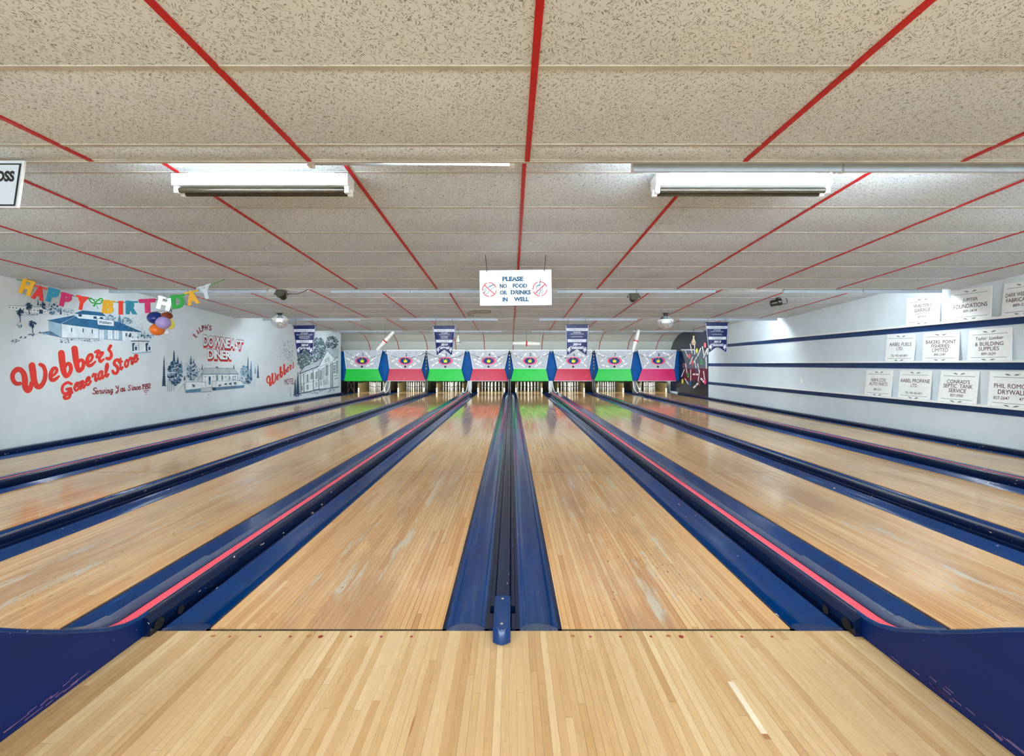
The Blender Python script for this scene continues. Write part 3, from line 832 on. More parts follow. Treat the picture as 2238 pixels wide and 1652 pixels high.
# ------------------------------------------------------------------ spotlights, mirror balls
SPOT = M('spotlight_black', (34, 30, 20), .35, var=.2)
SPOTL = M('spotlight_lens', (52, 48, 36), .2)
def spot(x, y, z, yaw, pitch, cable, label, rr=.083):
    r = empty('spotlight', (x, y, zc(1, y))); tag(r, label, 'spotlight', 'black ceiling spotlights')
    R = Matrix.Translation((x, y, z)) @ Matrix.Rotation(yaw, 4, 'Z') @ Matrix.Rotation(pitch, 4, 'X')
    m = MB(); m.lathe([(.05, -.13), (.06, -.12), (.062, -.02), (rr, 0), (rr, .06)], SPOT, 18); m.xform(R @ Matrix.Rotation(PI / 2, 4, 'X')); can = m.build('can', r)
    m = MB(); m.lathe([(rr * .5, .055), (rr * .82, .058), (rr * .84, .0605)], SPOTL, 16); m.xform(R @ Matrix.Rotation(PI / 2, 4, 'X')); m.build('lens', can)
    zt = zc(1, y)
    m = MB()
    for s in (-1, 1): m.tube([R @ Vector((s * .10, 0, 0)), R @ Vector((s * .09, 0, 0)) + Vector((0, 0, .04)), Vector((x, y, zt - .012))], .008, SPOT, 6)
    m.lathe([(.04, -.02), (.04, .006)], SPOT, 12, (x, y, zt)); m.build('bracket', r)
    for s in (-1, 1):
        m = MB(); m.lathe([(.018, -.012), (.018, .012)], SPOT, 8); m.xform(R @ Matrix.Translation((s * .105, 0, 0)) @ Matrix.Rotation(PI / 2, 4, 'Y')); m.build('knob', r)
    m = MB(); m.tube(smooth_path([R @ Vector((0, .10, 0))] + cable), .007, SPOT, 6); m.build('cable', r)
p = at_y(614.5, 642.5, 7.95); spot(p.x, p.y, p.z, .15, -.35, [at_y(632, 642.5, 8.0), at_y(648, 642, 8.0), at_y(660, 639, 7.98), Vector((at_y(674, 633, 7.9).x, 7.9, zc(1, 7.9)))], 'black round spotlight with trailing cable on the left of the ceiling')
p = at_y(1385, 648.5, 7.95); spot(p.x, p.y, p.z, -.1, -.25, [at_y(1378, 640, 8), at_y(1371, 634, 8), Vector((at_y(1369, 630, 7.9).x, 7.9, zc(1, 7.9)))], 'black round spotlight above the right mirror ball')
p = at_y(1700, 660.5, 8.65); spot(p.x, p.y, p.z, 1.25, -.2, [at_y(1716, 664, 8.65), at_y(1720, 657, 8.65), at_y(1717, 650, 8.65)], 'black spotlight seen side-on near the right wall', .07)

BULBG = M('pale_blue_bulb_glass', (196, 212, 220), .2)
MIRR = M('mirror_facets', (225, 230, 232), .3, metal=.75, var=.25, scale=30)
FROST, _nt, _b = tree('clear_plastic_dome')
_b.inputs['Base Color'].default_value = (.92, .95, .96, 1); _b.inputs['Roughness'].default_value = .06; _b.inputs['Transmission Weight'].default_value = 1.; _b.inputs['IOR'].default_value = 1.06
for px, py, lab in ((611.5, 701, 'round mirror ball lamp hanging on the left above the diner mural'), (1454.5, 703, 'round mirror ball lamp hanging on the right above mask eight')):
    Y = 10.4; c = at_y(px, py, Y); R_ = .175; zt = zc(1, Y)
    r = empty('mirror_ball', (c.x, Y, zt)); tag(r, lab, 'mirror ball', 'mirror ball lamps')
    m = MB(); m.lathe([(.035, -.058), (.042, -.05), (.045, -.02), (.07, -.012), (.07, .0)], BLACK, 14, (c.x, Y, zt)); m.build('motor', r)
    m = MB(); m.tube([(c.x, Y, zt - .07), (c.x, Y, c.z + .12)], .006, BLACK, 6); m.build('stem', r)
    m = MB(); m.lathe([(R_ * math.cos(a), R_ * math.sin(a) * .78) for a in [PI / 2 * k / 8 for k in range(9)]][:-1] + [(.006, R_ * .80)], FROST, 22, c); m.build('dome', r)
    m = MB(); m.lathe([(.03, .01), (.06, .03), (.062, .06), (.035, .10), (.02, .128)], BULBG, 14, c); m.build('bulb', r)
    m = MB(); m.lathe([(R_ * 1.01, .0), (R_ * 1.02, .015), (R_ * 1.02, .045), (R_ * 1.0, .05)], WHITEG, 22, c); m.build('rim', r)
    m = MB(); m.lathe([(max(.006, R_ * math.cos(a)), R_ * math.sin(a)) for a in [-PI / 2 + PI / 2 * k / 7 for k in range(8)]], MIRR, 16, c, False); m.build('mirrored_bowl', r)

# ------------------------------------------------------------------ hanging notice
NOTICE = M('white_painted_board', (226, 230, 232), .5, var=.04); STEN = M('stencil_blue', (10, 84, 120), .5); SKETCH = M('pale_sketch_blue', (120, 160, 180), .5)
RING = M('ring_red', (206, 44, 66), .5)
Y = 5.08
TL, TR, BR, BL = [at_y(*q, Y) for q in ((1047.8, 591), (1205, 589), (1206, 666.6), (1049, 668.2))]
r = empty('hanging_notice', (TL + TR + BR + BL) / 4); tag(r, 'white hanging board reading PLEASE NO FOOD OR DRINKS IN WELL', 'sign')
m = MB(); k = Vector((0, .02, 0)); q = [TL, TR, BR, BL]
m.add(q + [p + k for p in q], [(0, 1, 2, 3), (7, 6, 5, 4), (0, 4, 5, 1), (1, 5, 6, 2), (2, 6, 7, 3), (3, 7, 4, 0)], NOTICE); m.build('board', r)
nz = lambda x, y, l=0: at_y(1030 + x / 11.19, 570 + y / 11.19, Y - .002 - .001 * l)
for t, a, b, c, d in (('PLEASE', 762, 385, 1270, 498), ('NO', 695, 562, 870, 667), ('FOOD', 1015, 557, 1365, 660), ('OR', 703, 722, 878, 828), ('DRINKS', 966, 715, 1455, 822), ('IN', 765, 893, 888, 995), ('WELL', 1045, 885, 1408, 990)):
    p = Paint(nz); p.text(t, [(a, b), (c, b), (c, d), (a, d)], STEN, 1, .045)
    n = len(t)
    for j in range(n):   # stencil bridges
        xm = a + (c - a) * (j + .5) / n
        if t[j] in 'OADRP': p.poly([(xm - 5, b - 4), (xm + 5, b - 4), (xm + 5, d + 4), (xm - 5, d + 4)], NOTICE, 2)
    p.build('stencilled_word', r)
for nm, cx, cy, rr, sg in (('no_food_symbol', 443, 703, 168, 1), ('no_drinks_symbol', 1680, 686, 172, -1)):
    p = Paint(nz)
    if sg > 0:
        for pts in ([(305, 725), (440, 620), (560, 575), (575, 620), (470, 720), (350, 830)], [(305, 725), (320, 790), (345, 745), (375, 710)], [(430, 640), (540, 595)], [(440, 625), (520, 585)]): p.stroke(pts, 9, STEN, 1)
        p.poly([(400, 640), (520, 580), (560, 590), (450, 650)], SKETCH, 1)
    else:
        for pts in ([(1585, 610), (1605, 720), (1615, 830)], [(1585, 615), (1640, 590), (1700, 595), (1750, 620)], [(1750, 620), (1735, 720), (1720, 830)], [(1690, 700), (1650, 830)], [(1710, 700), (1670, 820)]): p.stroke(pts, 8, STEN, 1)
        p.stroke([(1695, 455), (1668, 610)], 14, STEN, 1, False); p.poly([(1590, 610), (1660, 570), (1670, 600), (1610, 640)], SKETCH, 1)
    for a0, a1 in ((.15, 1.35), (1.6, 2.75), (3.05, 4.35), (4.65, 5.95)):
        p.stroke([(cx + rr * math.cos(a0 + (a1 - a0) * j / 8), cy + rr * math.sin(a0 + (a1 - a0) * j / 8)) for j in range(9)], 18, RING, 2, False)
    p.stroke([(cx - rr * .72, cy - rr * .66 * sg), (cx + rr * .66, cy + rr * .6 * sg)], 20, RING, 3, False)
    p.build(nm, r)
for (a, b), (c, d) in (((1061, 558.5), (1064, 594)), ((1193, 557.5), (1189.5, 592))):
    e = at_y(c, d, Y - .004); g = at_y(a, b, 5.08); g.z = zc(0, 5.08) - .001
    m = MB(); m.tube([g, e], .004, WIRE, 6); m.build('hanging_wire', r)

# notice under the low ceiling at the left edge
BGREY = M('pale_blue_sign_face', (196, 208, 220), .4, var=.03)
r = empty('ceiling_notice', (-2.9, 2.45, SOF)); tag(r, 'pale board with black border hung under the low ceiling, lettered OSS', 'sign')
def cn(px, py, l=0):
    t = (py - 351) / 102.; y = 2.455 - .035 * t
    return at_y(px, py, y - .0012 * l)
def cq(x0, x1t, x1b, y0, y1, l): return [(x0, y0), (x1t, y0), (x1b, y1), (x0, y1)]
m = MB(); q = [cn(-260, 351), cn(53, 351), cn(38, 454), cn(-275, 454)]; k = Vector((0, .012, .002))
m.add(q + [p_ + k for p_ in q], [(0, 1, 2, 3), (7, 6, 5, 4), (0, 4, 5, 1), (1, 5, 6, 2), (2, 6, 7, 3), (3, 7, 4, 0)], WHITEG); m.build('board', r)
p = Paint(cn)
p.poly([(-256, 352), (50.5, 352), (36, 453), (-270, 453)], BGREY, 1)
p.build('face', r)
p = Paint(cn)
p.poly([(-248, 357), (47, 357), (33, 450), (-262, 450)], INK, 2); p.poly([(-244, 360), (42, 360), (29.5, 446.5), (-258, 446.5)], BGREY, 3); p.build('border', r)
p = Paint(cn)
p.text('OSS', [(-9, 373), (32.5, 373), (30.5, 397), (-11, 397)], INK, 4, .05); p.build('lettering', r)

# ------------------------------------------------------------------ pennant banners
BNAVY = M('navy_banner_vinyl', (10, 30, 92), .35, var=.12, scale=6, spec=.3); BWHITE = M('banner_white', (226, 230, 240), .4); BGR = M('banner_grey_text', (120, 126, 140), .5)
def banner(x0, x1, yt, xb0, xb1, ytail, ynotch, Y, lines, year, label, curl=.08):
    """px corners: top left/right, bottom tails"""
    def surf(u, v, l=0):
        xt = x0 + (x1 - x0) * u; xb = xb0 + (xb1 - xb0) * u; e = abs(2 * u - 1)
        px = xt + (xb - xt) * v; py = yt + (ytail - yt) * v
        return at_y(px, py, Y + curl * e ** 3 * v - .004 * l)
    vn = (ynotch - yt) / (ytail - yt)
    c = surf(.5, 0); r = empty('pennant_banner', c); tag(r, label, 'banner', 'navy champion pennants')
    m = MB(); nu, nv = 16, 12
    def vmax(u): return vn + (1 - vn) * abs(2 * u - 1)
    for th, flip in ((0, False), (-.8, True)):
        vs = [surf(i / nu, vmax(i / nu) * j / nv, th) for j in range(nv + 1) for i in range(nu + 1)]
        fs = [(j * (nu + 1) + i, j * (nu + 1) + i + 1, (j + 1) * (nu + 1) + i + 1, (j + 1) * (nu + 1) + i) for j in range(nv) for i in range(nu)]
        m.add(vs, [f_[::-1] for f_ in fs] if flip else fs, BNAVY, True)
    m.build('cloth', r)
    pt = lambda x, y, l=0: surf(x, y, l + .5)
    p = Paint(pt)
    def stripe(u0, u1, v0, v1, mt, l):
        for k in range(8): a = u0 + (u1 - u0) * k / 8; b = u0 + (u1 - u0) * (k + 1) / 8; p.poly([(a, v0), (b, v0), (b, v1), (a, v1)], mt, l)
    stripe(.04, .96, .10, .19, BWHITE, 1); stripe(.07, .93, .46, .555, BWHITE, 1)
    for e in (0, 1):
        for k in range(6):
            a, b = k / 6, (k + 1) / 6
            u = [.012, .03] if not e else [.97, .988]
            p.poly([(u[0], a), (u[1], a), (u[1], b), (u[0], b)], BWHITE, 1)
    p.build('white_bands', r)
    p = Paint(pt); asp = (ytail - yt) / (x1 - x0)
    def line(t, cv, hv, mt, l, mw, off=.0): p.ctext(t, .5, cv, hv, mt, l, off, mw, 0, asp)
    def scribble(cv, hv, u0, u1):   # lettering too small to read
        rq = random.Random(int(cv * 1000)); u = u0
        while u < u1:
            d = rq.uniform(.012, .022); p.poly([(u, cv - hv / 2), (u + d, cv - hv / 2), (u + d, cv + hv / 2), (u, cv + hv / 2)], BGR, 2); u += d + rq.choice((.012, .012, .012, .035))
    scribble(.145, .03, .12, .88)
    for t, cv, hv in lines: line(t, cv, hv, BWHITE, 2, .78)
    scribble(.488, .02, .25, .75); scribble(.528, .02, .28, .72)
    p.build('lettering', r)
    p = Paint(pt); p.ctext(year, .5, .625, .082, BWHITE, 2, .05, .56, 0, asp * 1.35, .25)
    p.ctext('Nationals', .5, .715, .075, BWHITE, 2, .03, .66, 0, asp * 1.3, .2); p.stroke([(.24, .765), (.76, .765)], .02, BWHITE, 2, False)
    p.build('year_mark', r)
    for sx in (.13, .87):
        p = Paint(pt); L = []
        for k in range(11):
            a = PI / 2 + 2 * PI * k / 11; rr = .115 if k % 2 == 0 else .055
            L.append((sx + rr * math.cos(a), .80 - rr * math.sin(a) * .78))
        p.poly(L, BWHITE, 2); p.stroke([(sx, .84), (sx, .90)], .02, BWHITE, 2, False); p.build('maple_leaf', r)
    zt = surf(.5, 0).z
    m = MB(); m.tube([surf(0, 0) + Vector((-.01, 0, .012)), surf(1, 0) + Vector((.01, 0, .012))], .010, NAVY, 8); m.build('top_rod', r)
    for u, du in ((.1, .05), (.9, -.06)):
        a = surf(u, 0); t_ = surf(u + du, 0); m = MB(); m.tube([Vector((a.x, a.y, zt + .015)), Vector((t_.x, Y, SOF - .004))], .004, WIRE, 5); m.build('hanging_string', r)
YBN = 11.09
banner(639.5, 690, 712.5, 649, 683, 779, 763, YBN, [('WINNER', .235, .045), ('BANTAM BOYS TEAM', .285, .042), ('ADAM CAMERON', .34, .036), ('ANDREW LATTER', .38, .036), ('JOHN THOMPSON', .42, .036)], '2014', 'navy 2014 pennant hanging on the left in front of the motel mural', .12)
banner(946, 996, 713, 954, 988, 777, 764.5, YBN, [('WINNER', .235, .045), ('JUNIOR BOYS TEAM', .285, .042), ('TAYLOR LEVY', .34, .036), ('JUSTIN MERCER', .38, .036), ('JARED POWER', .42, .036)], '2014', 'navy 2014 pennant hanging in front of the mask numbered 3', .10)
banner(1236, 1287, 710.5, 1238, 1283.5, 777.5, 763, YBN, [('WINNER', .235, .045), ('JUNIOR BOYS SINGLE', .29, .042), ('MALCOLM JENNEX', .38, .042)], '2014', 'navy 2014 pennant hanging in front of the mask numbered 6', .04)
banner(1541.5, 1592, 706, 1549, 1588.5, 771, 757, YBN, [('WINNER', .235, .045), ('JUNIOR GIRLS SINGLE', .29, .042), ('KATIE POAN', .38, .042)], '2013', 'navy 2013 pennant hanging on the right beside the striped wall', .06)

# ------------------------------------------------------------------ pins hung from the ceiling
REDB = M('big_pin_red_band', (212, 40, 44), .4)
def bigpin(px, py, ang, L, Y, ptop, label, wob=0):
    c = at_y(px, py, Y); r = empty('hanging_candlepin', c); tag(r, label, 'hanging pin', 'giant hanging candlepins')
    pf = [(.050, -.5), (.056, -.49), (.066, -.3), (.085, -.05), (.088, .0), (.085, .05), (.070, .3), (.054, .48), (.040, .5)]
    R = Matrix.Translation(c) @ Matrix.Rotation(ang, 4, 'Y')
    m = MB(); m.lathe([(a * L * 1.1, b * L) for a, b in pf], PINM, 18); m.xform(R); m.build('body', r)
    m = MB(); m.lathe([(.0955 * L, -.03 * L), (.098 * L, 0), (.0955 * L, .03 * L)], REDB, 18); m.xform(R); m.build('red_band', r)
    t = at_y(ptop[0], ptop[1], Y); t.z = min(zc(2, Y), t.z + .05) if Y < 15.3 else H + 1.13
    m = MB(); m.tube([Vector((c.x, Y, c.z + .05)), Vector((c.x, Y, zc(2, Y)))], .004, WIRE, 5); m.build('hanging_wire', r)
bigpin(842, 745.2, .74, .80, 14.4, (842.5, 714), 'giant white candlepin tilted steeply above the masks numbered 1 and 2')
bigpin(1150.8, 750.8, PI / 2 + .02, .88, 14.5, (1150.5, 715), 'giant white candlepin hanging level above the mask numbered 5')
bigpin(1389.5, 745, .28, .74, 14.4, (1391, 713), 'giant white candlepin hanging nearly upright above the mask numbered 7')
CREAM = M('cream_pin', (222, 212, 176), .4)
def tenpin(px, py, hgt, Y, col, label, flare):
    c = at_y(px, py, Y); r = empty('hanging_bowling_pin', c); tag(r, label, 'hanging pin')
    b_ = [(.03, -.5), (.07, -.46), (.15, -.36), (.155, -.28), (.15, -.26), (.13, -.12), (.085, .08), (.05, .24), (.055, .33), (.07, .42), (.05, .49), (.01, .5)] if flare else [(.10, -.5), (.14, -.4), (.20, -.2), (.19, 0), (.12, .14), (.09, .22), (.10, .32), (.12, .40), (.08, .48), (.01, .5)]
    m = MB(); m.lathe([(a * hgt * 1.45, b * hgt) for a, b in b_], col, 16, c, True); m.build('body', r)
    m = MB(); m.lathe([(.158 * hgt * 1.45, -.32 * hgt), (.165 * hgt * 1.45, -.29 * hgt), (.156 * hgt * 1.45, -.265 * hgt)], REDB if flare > 1 else DARK, 16, c); m.build('base_band', r)
    m = MB(); m.tube([Vector((c.x, Y, c.z + .45 * hgt)), Vector((c.x, Y, zc(2, Y)))], .004, WIRE, 5); m.build('hanging_wire', r)
tenpin(1001.3, 742.5, .30, 14.6, PINM, 'small pale bell-shaped pin hanging to the right of the 2014 pennant over mask 3', 1)
tenpin(1515.8, 744, .30, 14.0, CREAM, 'cream bowling pin hanging in front of the dark end panel', 2)
# loops of loose wire under the ceiling
LOOP = M('brown_loose_wire', (112, 84, 50), .6)
def loop(pxs, i, y0, label):
    p = []
    for px, dy in pxs: p.append(at_y(px, 0, y0 + dy)); p[-1].z = zc(i, y0 + dy) - .02
    m = MB(); m.tube(smooth_path(p, 4), .007, LOOP, 5); tag(m.build('wire_loop', loc=p[0]), label, 'wire')
loop([(1021, .3), (1030, .05), (1050, -.05), (1070, .0), (1071, .18), (1055, .25), (1040, .2), (1022, .6), (1036, .65)], 1, 10.0, 'brown loop of loose wire under the ceiling left of the hanging notice')

# ------------------------------------------------------------------ right wall: stripes, ledges, sponsor signs, dark end panel
LEDZ = [(1.832, 1.742, 11.9), (1.226, 1.126, 12.3), (.590, .500, 12.8)]
for k, (zt, zb, ye) in enumerate(LEDZ):
    nm = ('upper', 'middle', 'lower')[k]
    m = MB(); m.box(XR - .010, XR - .0005, 2.4, 15.5, zb, zt, BAND)
    o = struct(m.build(f'trim_{k + 1}'))
    r = empty('sign_ledge', (XR - .04, 8, zt)); tag(r, f'{nm} white ledge along the right wall above its blue stripe', 'ledge', 'white sign ledges')
    m = MB(); m.box(XR - .075, XR - .0005, 2.4, ye, zt, zt + .016, WHITEG); m.build('shelf', r)
    m = MB(); m.box(XR - .075, XR - .062, 2.4, ye, zt + .016, zt + .034, WHITEG); m.build('front_lip', r)
SIGNW = M('sign_white', (238, 240, 236), .45, var=.02); SIGNT = M('sign_dark_red_lettering', (72, 20, 20), .5); SIGNG = M('sign_grey_ornament', (120, 120, 120), .5)
z6 = lambda x, y: (1780 + x / 4.72, 580 + y / 4.72)
SIGNS = [
 ([(928, 345), (1275, 310), (1290, 572), (945, 600)], 0, [("WALTER'S", .30, .13, .58), ('GARAGE', .46, .13, .50), ('& MUFFLER SHOP', .60, .055, .66), ('889-9293', .70, .075, .42)], 'WALTERS GARAGE', 'leftmost on the upper ledge'),
 ([(1385, 265), (1803, 207), (1825, 517), (1395, 560)], 0, [('JUPITER', .36, .13, .42), ('FOUNDATIONS', .54, .13, .82), ('889-2414', .70, .085, .34)], 'JUPITER FOUNDATIONS', 'on the upper ledge'),
 ([(1930, 195), (2330, 130), (2352, 475), (1925, 512)], 0, [('DARR WELDING &', .36, .12, .86), ('FABRICATION', .52, .12, .80), ('889-3536', .68, .085, .5)], 'DARR and 889-3536', 'on the upper ledge at the right edge'),
 ([(728, 710), (1028, 705), (1024, 962), (725, 964)], 1, [('AABEL FUELS', .37, .13, .75), ('LTD.', .53, .11, .22), ('TEL: 902-462-8071', .78, .075, .78)], 'AABEL FUELS LTD', 'leftmost on the middle ledge'),
 ([(1103, 695), (1472, 683), (1487, 962), (1112, 967)], 1, [('BAKERS  POINT', .33, .12, .84), ('FISHERIES', .47, .12, .52), ('LIMITED', .61, .12, .46), ('845-2347', .76, .085, .36)], 'BAKERS POINT FISHERIES LIMITED', 'on the middle ledge'),
 ([(1570, 672), (2010, 635), (2032, 948), (1572, 960)], 1, [('Taylor  Lumber', .30, .13, .82), ('& BUILDING', .46, .12, .70), ('SUPPLIES', .61, .12, .50), ('889-3639', .77, .085, .38)], 'Taylor Lumber and BUILDING SUPPLIES', 'on the middle ledge'),
 ([(518, 1078), (790, 1080), (787, 1322), (515, 1305)], 2, [('NAPA COX', .38, .13, .56), ('AUTO PARTS', .53, .13, .68), ('889-2311', .74, .085, .42)], 'NAPA COX AUTO PARTS', 'leftmost on the lower ledge'),
 ([(862, 1080), (1190, 1085), (1190, 1350), (860, 1327)], 2, [('AABEL PROPANE', .36, .13, .92), ('LTD.', .52, .11, .22), ('TEL: 902-462-8071', .78, .075, .76)], 'AABEL PROPANE LTD', 'on the lower ledge'),
 ([(1285, 1085), (1674, 1095), (1668, 1398), (1267, 1362)], 2, [("CONRAD'S", .33, .12, .62), ('SEPTIC  TANK', .47, .12, .76), ('SERVICE', .61, .12, .46), ('827-5900', .76, .085, .42)], 'CONRADS SEPTIC TANK SERVICE', 'on the lower ledge'),
 ([(1783, 1092), (2270, 1102), (2300, 1450), (1785, 1405)], 2, [("PHIL ROMO'S", .40, .13, .76), ('DRYWALL', .57, .13, .58), ('827-2647', .74, .085, .42), ('471-7', .74, .085, .3)], 'PHIL ROMO and DRYWALL', 'on the lower ledge at the right edge')]
for q, led, lines, txt, where in SIGNS:
    zs = LEDZ[led][0] + .0165
    P = [at_x(*z6(*p), XR - .05) for p in q]
    # stand the board on its ledge, leaning back on the wall
    TLy, TRy, BRy, BLy = [p.y for p in P]
    h = ((P[0].z - P[3].z) + (P[1].z - P[2].z)) / 2
    dz = P[0].z - P[1].z
    def sg(u, v, l=0, TLy=TLy, TRy=TRy, BRy=BRy, BLy=BLy, P=P, zs=zs):
        a = P[3].lerp(P[2], u); b = P[0].lerp(P[1], u); p = a.lerp(b, 1 - v)
        zbot = a.z; zz = zs + .001 + (p.z - zbot) * ((b.z - zs) / max(.01, b.z - zbot))
        return Vector((XR - .052 + .040 * (1 - v) - .0014 * l, p.y, zz))
    r = empty('sponsor_sign', sg(.5, 1)); tag(r, f'white sponsor board lettered {txt}, {where}', 'sign', 'sponsor boards on the right wall')
    m = MB(); f4 = [sg(0, 0), sg(1, 0), sg(1, 1), sg(0, 1)]; k = Vector((.007, 0, 0))
    m.add(f4 + [p + k for p in f4], [(0, 1, 2, 3), (7, 6, 5, 4), (0, 4, 5, 1), (1, 5, 6, 2), (2, 6, 7, 3), (3, 7, 4, 0)], SIGNW); m.build('board', r)
    wd = abs(TLy - TRy); asp = h / wd
    for t, cv, hv, mw in lines:
        p = Paint(sg); p.ctext(t, {'827-2647': .29, '471-7': .76}.get(t, .5), cv, hv, SIGNT, 1, 0. if 'M' in t else .006, mw, 0, asp); p.build('lettering_line', r)
    for v, s in ((.16, 1), (.88, 1)):
        p = Paint(sg)
        p.poly([(.09, v - .006), (.91, v - .006), (.91, v + .006), (.09, v + .006)], SIGNG, 1)
        vv = v - .085 if v < .5 else v + .055
        for d in (-1, 1):
            p.poly([(.5 + d * .03, vv + .03), (.5 + d * .09, vv - .012), (.5 + d * .17, vv - .01), (.5 + d * .12, vv + .022), (.5 + d * .06, vv + .036)], SIGNG, 1)
        p.build('ornament', r)
# wall plate and scuff on the right wall
p0 = at_x(1753, 833, XR); m = MB(); m.box(XR - .008, XR - .0005, p0.y - .035, p0.y + .035, p0.z - .055, p0.z + .055, WHITE); tag(m.build('wall_socket', loc=p0), 'white socket plate low on the right wall between two blue stripes', 'socket')

# dark painted end panel on the right wall
PANEL = M('dark_panel_navy', (30, 36, 52), .22, var=.15, scale=3); PGREY = M('dark_panel_grey', (84, 90, 98), .35, var=.15, scale=5); PMAR = M('dark_panel_maroon', (88, 22, 36), .35, var=.1)
XP = XR - .02
m = MB(); ys = [15.5, 17.6, 18.25, 18.8, 19.1]
pts = [(XP, 15.5, .07)] + [(XP, y, zcurve(y) - .01) for y in ys] + [(XP, 19.12, .07)]
m.add(pts + [(XR - .001, b, c) for a, b, c in pts], [tuple(range(len(pts)))] + [(i, i + len(pts), (i + 1) % len(pts) + len(pts), (i + 1) % len(pts)) for i in range(len(pts))], PANEL)
r = empty('end_panel', (XP, 15.5, .07)); tag(r, 'dark navy panel painted with pins and balls at the far end of the right wall', 'painted panel')
m.build('board', r)
zp = lambda x, y, l=0: at_x(1460 + x / 9.175, 700 + y / 9.175, XP - .003 - .002 * l)
p = Paint(zp); p.poly([(262, 586), (790, 600), (798, 965), (385, 962)], PGREY, 0); p.poly([(262, 580), (530, 580), (530, 600), (262, 604)], WHITE, 1); p.build('grey_shape', r)
p = Paint(zp); p.poly([(385, 962), (798, 965), (798, 1190), (600, 1205), (262, 1200)], PMAR, 0); p.build('maroon_shape', r)
for a, b, c, d in ((445, 475, 480, 660), (535, 485, 533, 680), (340, 600, 395, 725), (655, 560, 595, 715), (690, 530, 722, 700), (785, 570, 715, 745), (492, 735, 437, 875), (575, 735, 510, 850), (762, 740, 768, 962), (535, 815, 565, 970), (592, 870, 625, 1040), (350, 865, 378, 1050), (326, 990, 272, 1125), (453, 990, 455, 1200), (632, 1010, 603, 1215), (710, 1020, 737, 1190), (510, 1083, 592, 1085), (338, 1170, 402, 1270), (600, 1265, 517, 1345), (665, 1170, 725, 1240), (796, 560, 790, 680)):
    p = Paint(zp); vert = abs(d - b) / (abs(c - a) + 1); wd = 17 if vert > 1.2 else 34
    p.stroke([(a, b), (c, d)], wd, PINW, 2, False)
    mx, my = (a + c) / 2, (b + d) / 2; p.ell(mx, my, wd * .5, wd * .34, DRED, 3, 8); p.build('painted_pin', r)
cols = {'r': M('ball_coral', (240, 96, 96), .4), 'y': M('ball_yellow', (226, 220, 80), .4), 'g': M('ball_green', (40, 180, 80), .4), 'b': M('ball_blue', (20, 96, 150), .4), 'm': M('ball_brown', (150, 76, 80), .4), 'p': M('ball_pink', (244, 60, 120), .4)}
for x, y, c in ((740, 500, 'r'), (578, 612, 'y'), (428, 722, 'r'), (490, 848, 'r'), (672, 838, 'g'), (316, 905, 'm'), (572, 1000, 'b'), (400, 1100, 'g'), (290, 1222, 'y'), (450, 1265, 'b'), (627, 1262, 'm'), (745, 1235, 'p')):
    p = Paint(zp); p.ell(x, y, 22, 52, cols[c], 3, 18); p.ell(x, y, 9, 24, PANEL if c in 'gbm' else cols[c], 4, 12); p.build('painted_ball', r)

# ------------------------------------------------------------------ left wall: painted mural
RED1 = M('mural_red', (214, 52, 44), .5, var=.08); HALO = M('mural_cream_halo', (238, 226, 214), .5); DKR = M('mural_dark_red', (140, 34, 36), .5)
B1 = M('mural_deep_blue', (26, 62, 92), .55, var=.2, scale=20); B2 = M('mural_mid_blue', (84, 124, 154), .55, var=.2, scale=16); B3 = M('mural_light_blue', (152, 182, 200), .55, var=.1); B4 = M('mural_roof_blue', (22, 92, 134), .55, var=.2, scale=12); PW_ = M('mural_paper_white', (226, 236, 240), .55); LINE = M('mural_line_slate', (50, 70, 88), .55); GRS = M('mural_grey_green', (92, 118, 122), .55, var=.2, scale=20); G3 = M('mural_pale_grey', (180, 194, 202), .55)
def onwall(ox, oy, sc):
    return lambda x, y, l=0: at_x(ox + x / sc, oy + y / sc, XL + .0015 + .0016 * l)

STROKES = [([(280, 690), (225, 690), (180, 630), (180, 560), (225, 500), (285, 500), (335, 560), (350, 650), (352, 730), (385, 785), (425, 755), (440, 680)], [50, 54, 58, 62, 66, 70, 76, 80, 82, 80, 66, 50]),
 ([(448, 440), (462, 540), (478, 650), (510, 722), (550, 738), (600, 690), (630, 610), (632, 520), (605, 450), (560, 425)], [92, 90, 84, 72, 66, 62, 58, 56, 54, 46]),
 ([(715, 592), (765, 560), (795, 512), (782, 478), (745, 482), (712, 540), (706, 600), (728, 642), (772, 632), (822, 592)], [34, 36, 40, 42, 46, 52, 54, 52, 44, 30]),
 ([(858, 268), (872, 400), (890, 520), (915, 580)], [92, 88, 78, 60]), ([(900, 565), (928, 588), (970, 552), (992, 485), (978, 425), (942, 415), (908, 470)], [56, 56, 54, 54, 52, 44, 30]),
 ([(1042, 206), (1058, 330), (1074, 440), (1095, 508)], [88, 84, 74, 58]), ([(1085, 498), (1112, 514), (1150, 480), (1168, 412), (1150, 368), (1115, 370), (1088, 425)], [54, 52, 50, 50, 48, 40, 28]),
 ([(1218, 402), (1268, 372), (1292, 322), (1280, 288), (1248, 296), (1220, 348), (1216, 402), (1240, 440), (1284, 430), (1330, 386)], [30, 34, 36, 38, 42, 46, 48, 46, 40, 26]),
 ([(1332, 252), (1378, 236), (1392, 262), (1436, 262), (1402, 312), (1388, 345), (1402, 385), (1450, 352)], [38, 44, 40, 38, 40, 40, 40, 26]), ([(1372, 250), (1352, 322)], [30, 36]),
 ([(1546, 165), (1520, 218), (1548, 252), (1556, 306), (1528, 345), (1492, 338)], [42, 38, 40, 42, 44, 38])]
p = Paint(onwall(0, 730, 6.394))
for pts, wd in STROKES: p.stroke(pts, wd, HALO, 1, True, 10); p.stroke(pts, wd, DKR, 2, True, 1.5); p.stroke(pts, [x * .92 for x in wd], RED1, 3)
p.build('painted_script_lettering', wall_left)

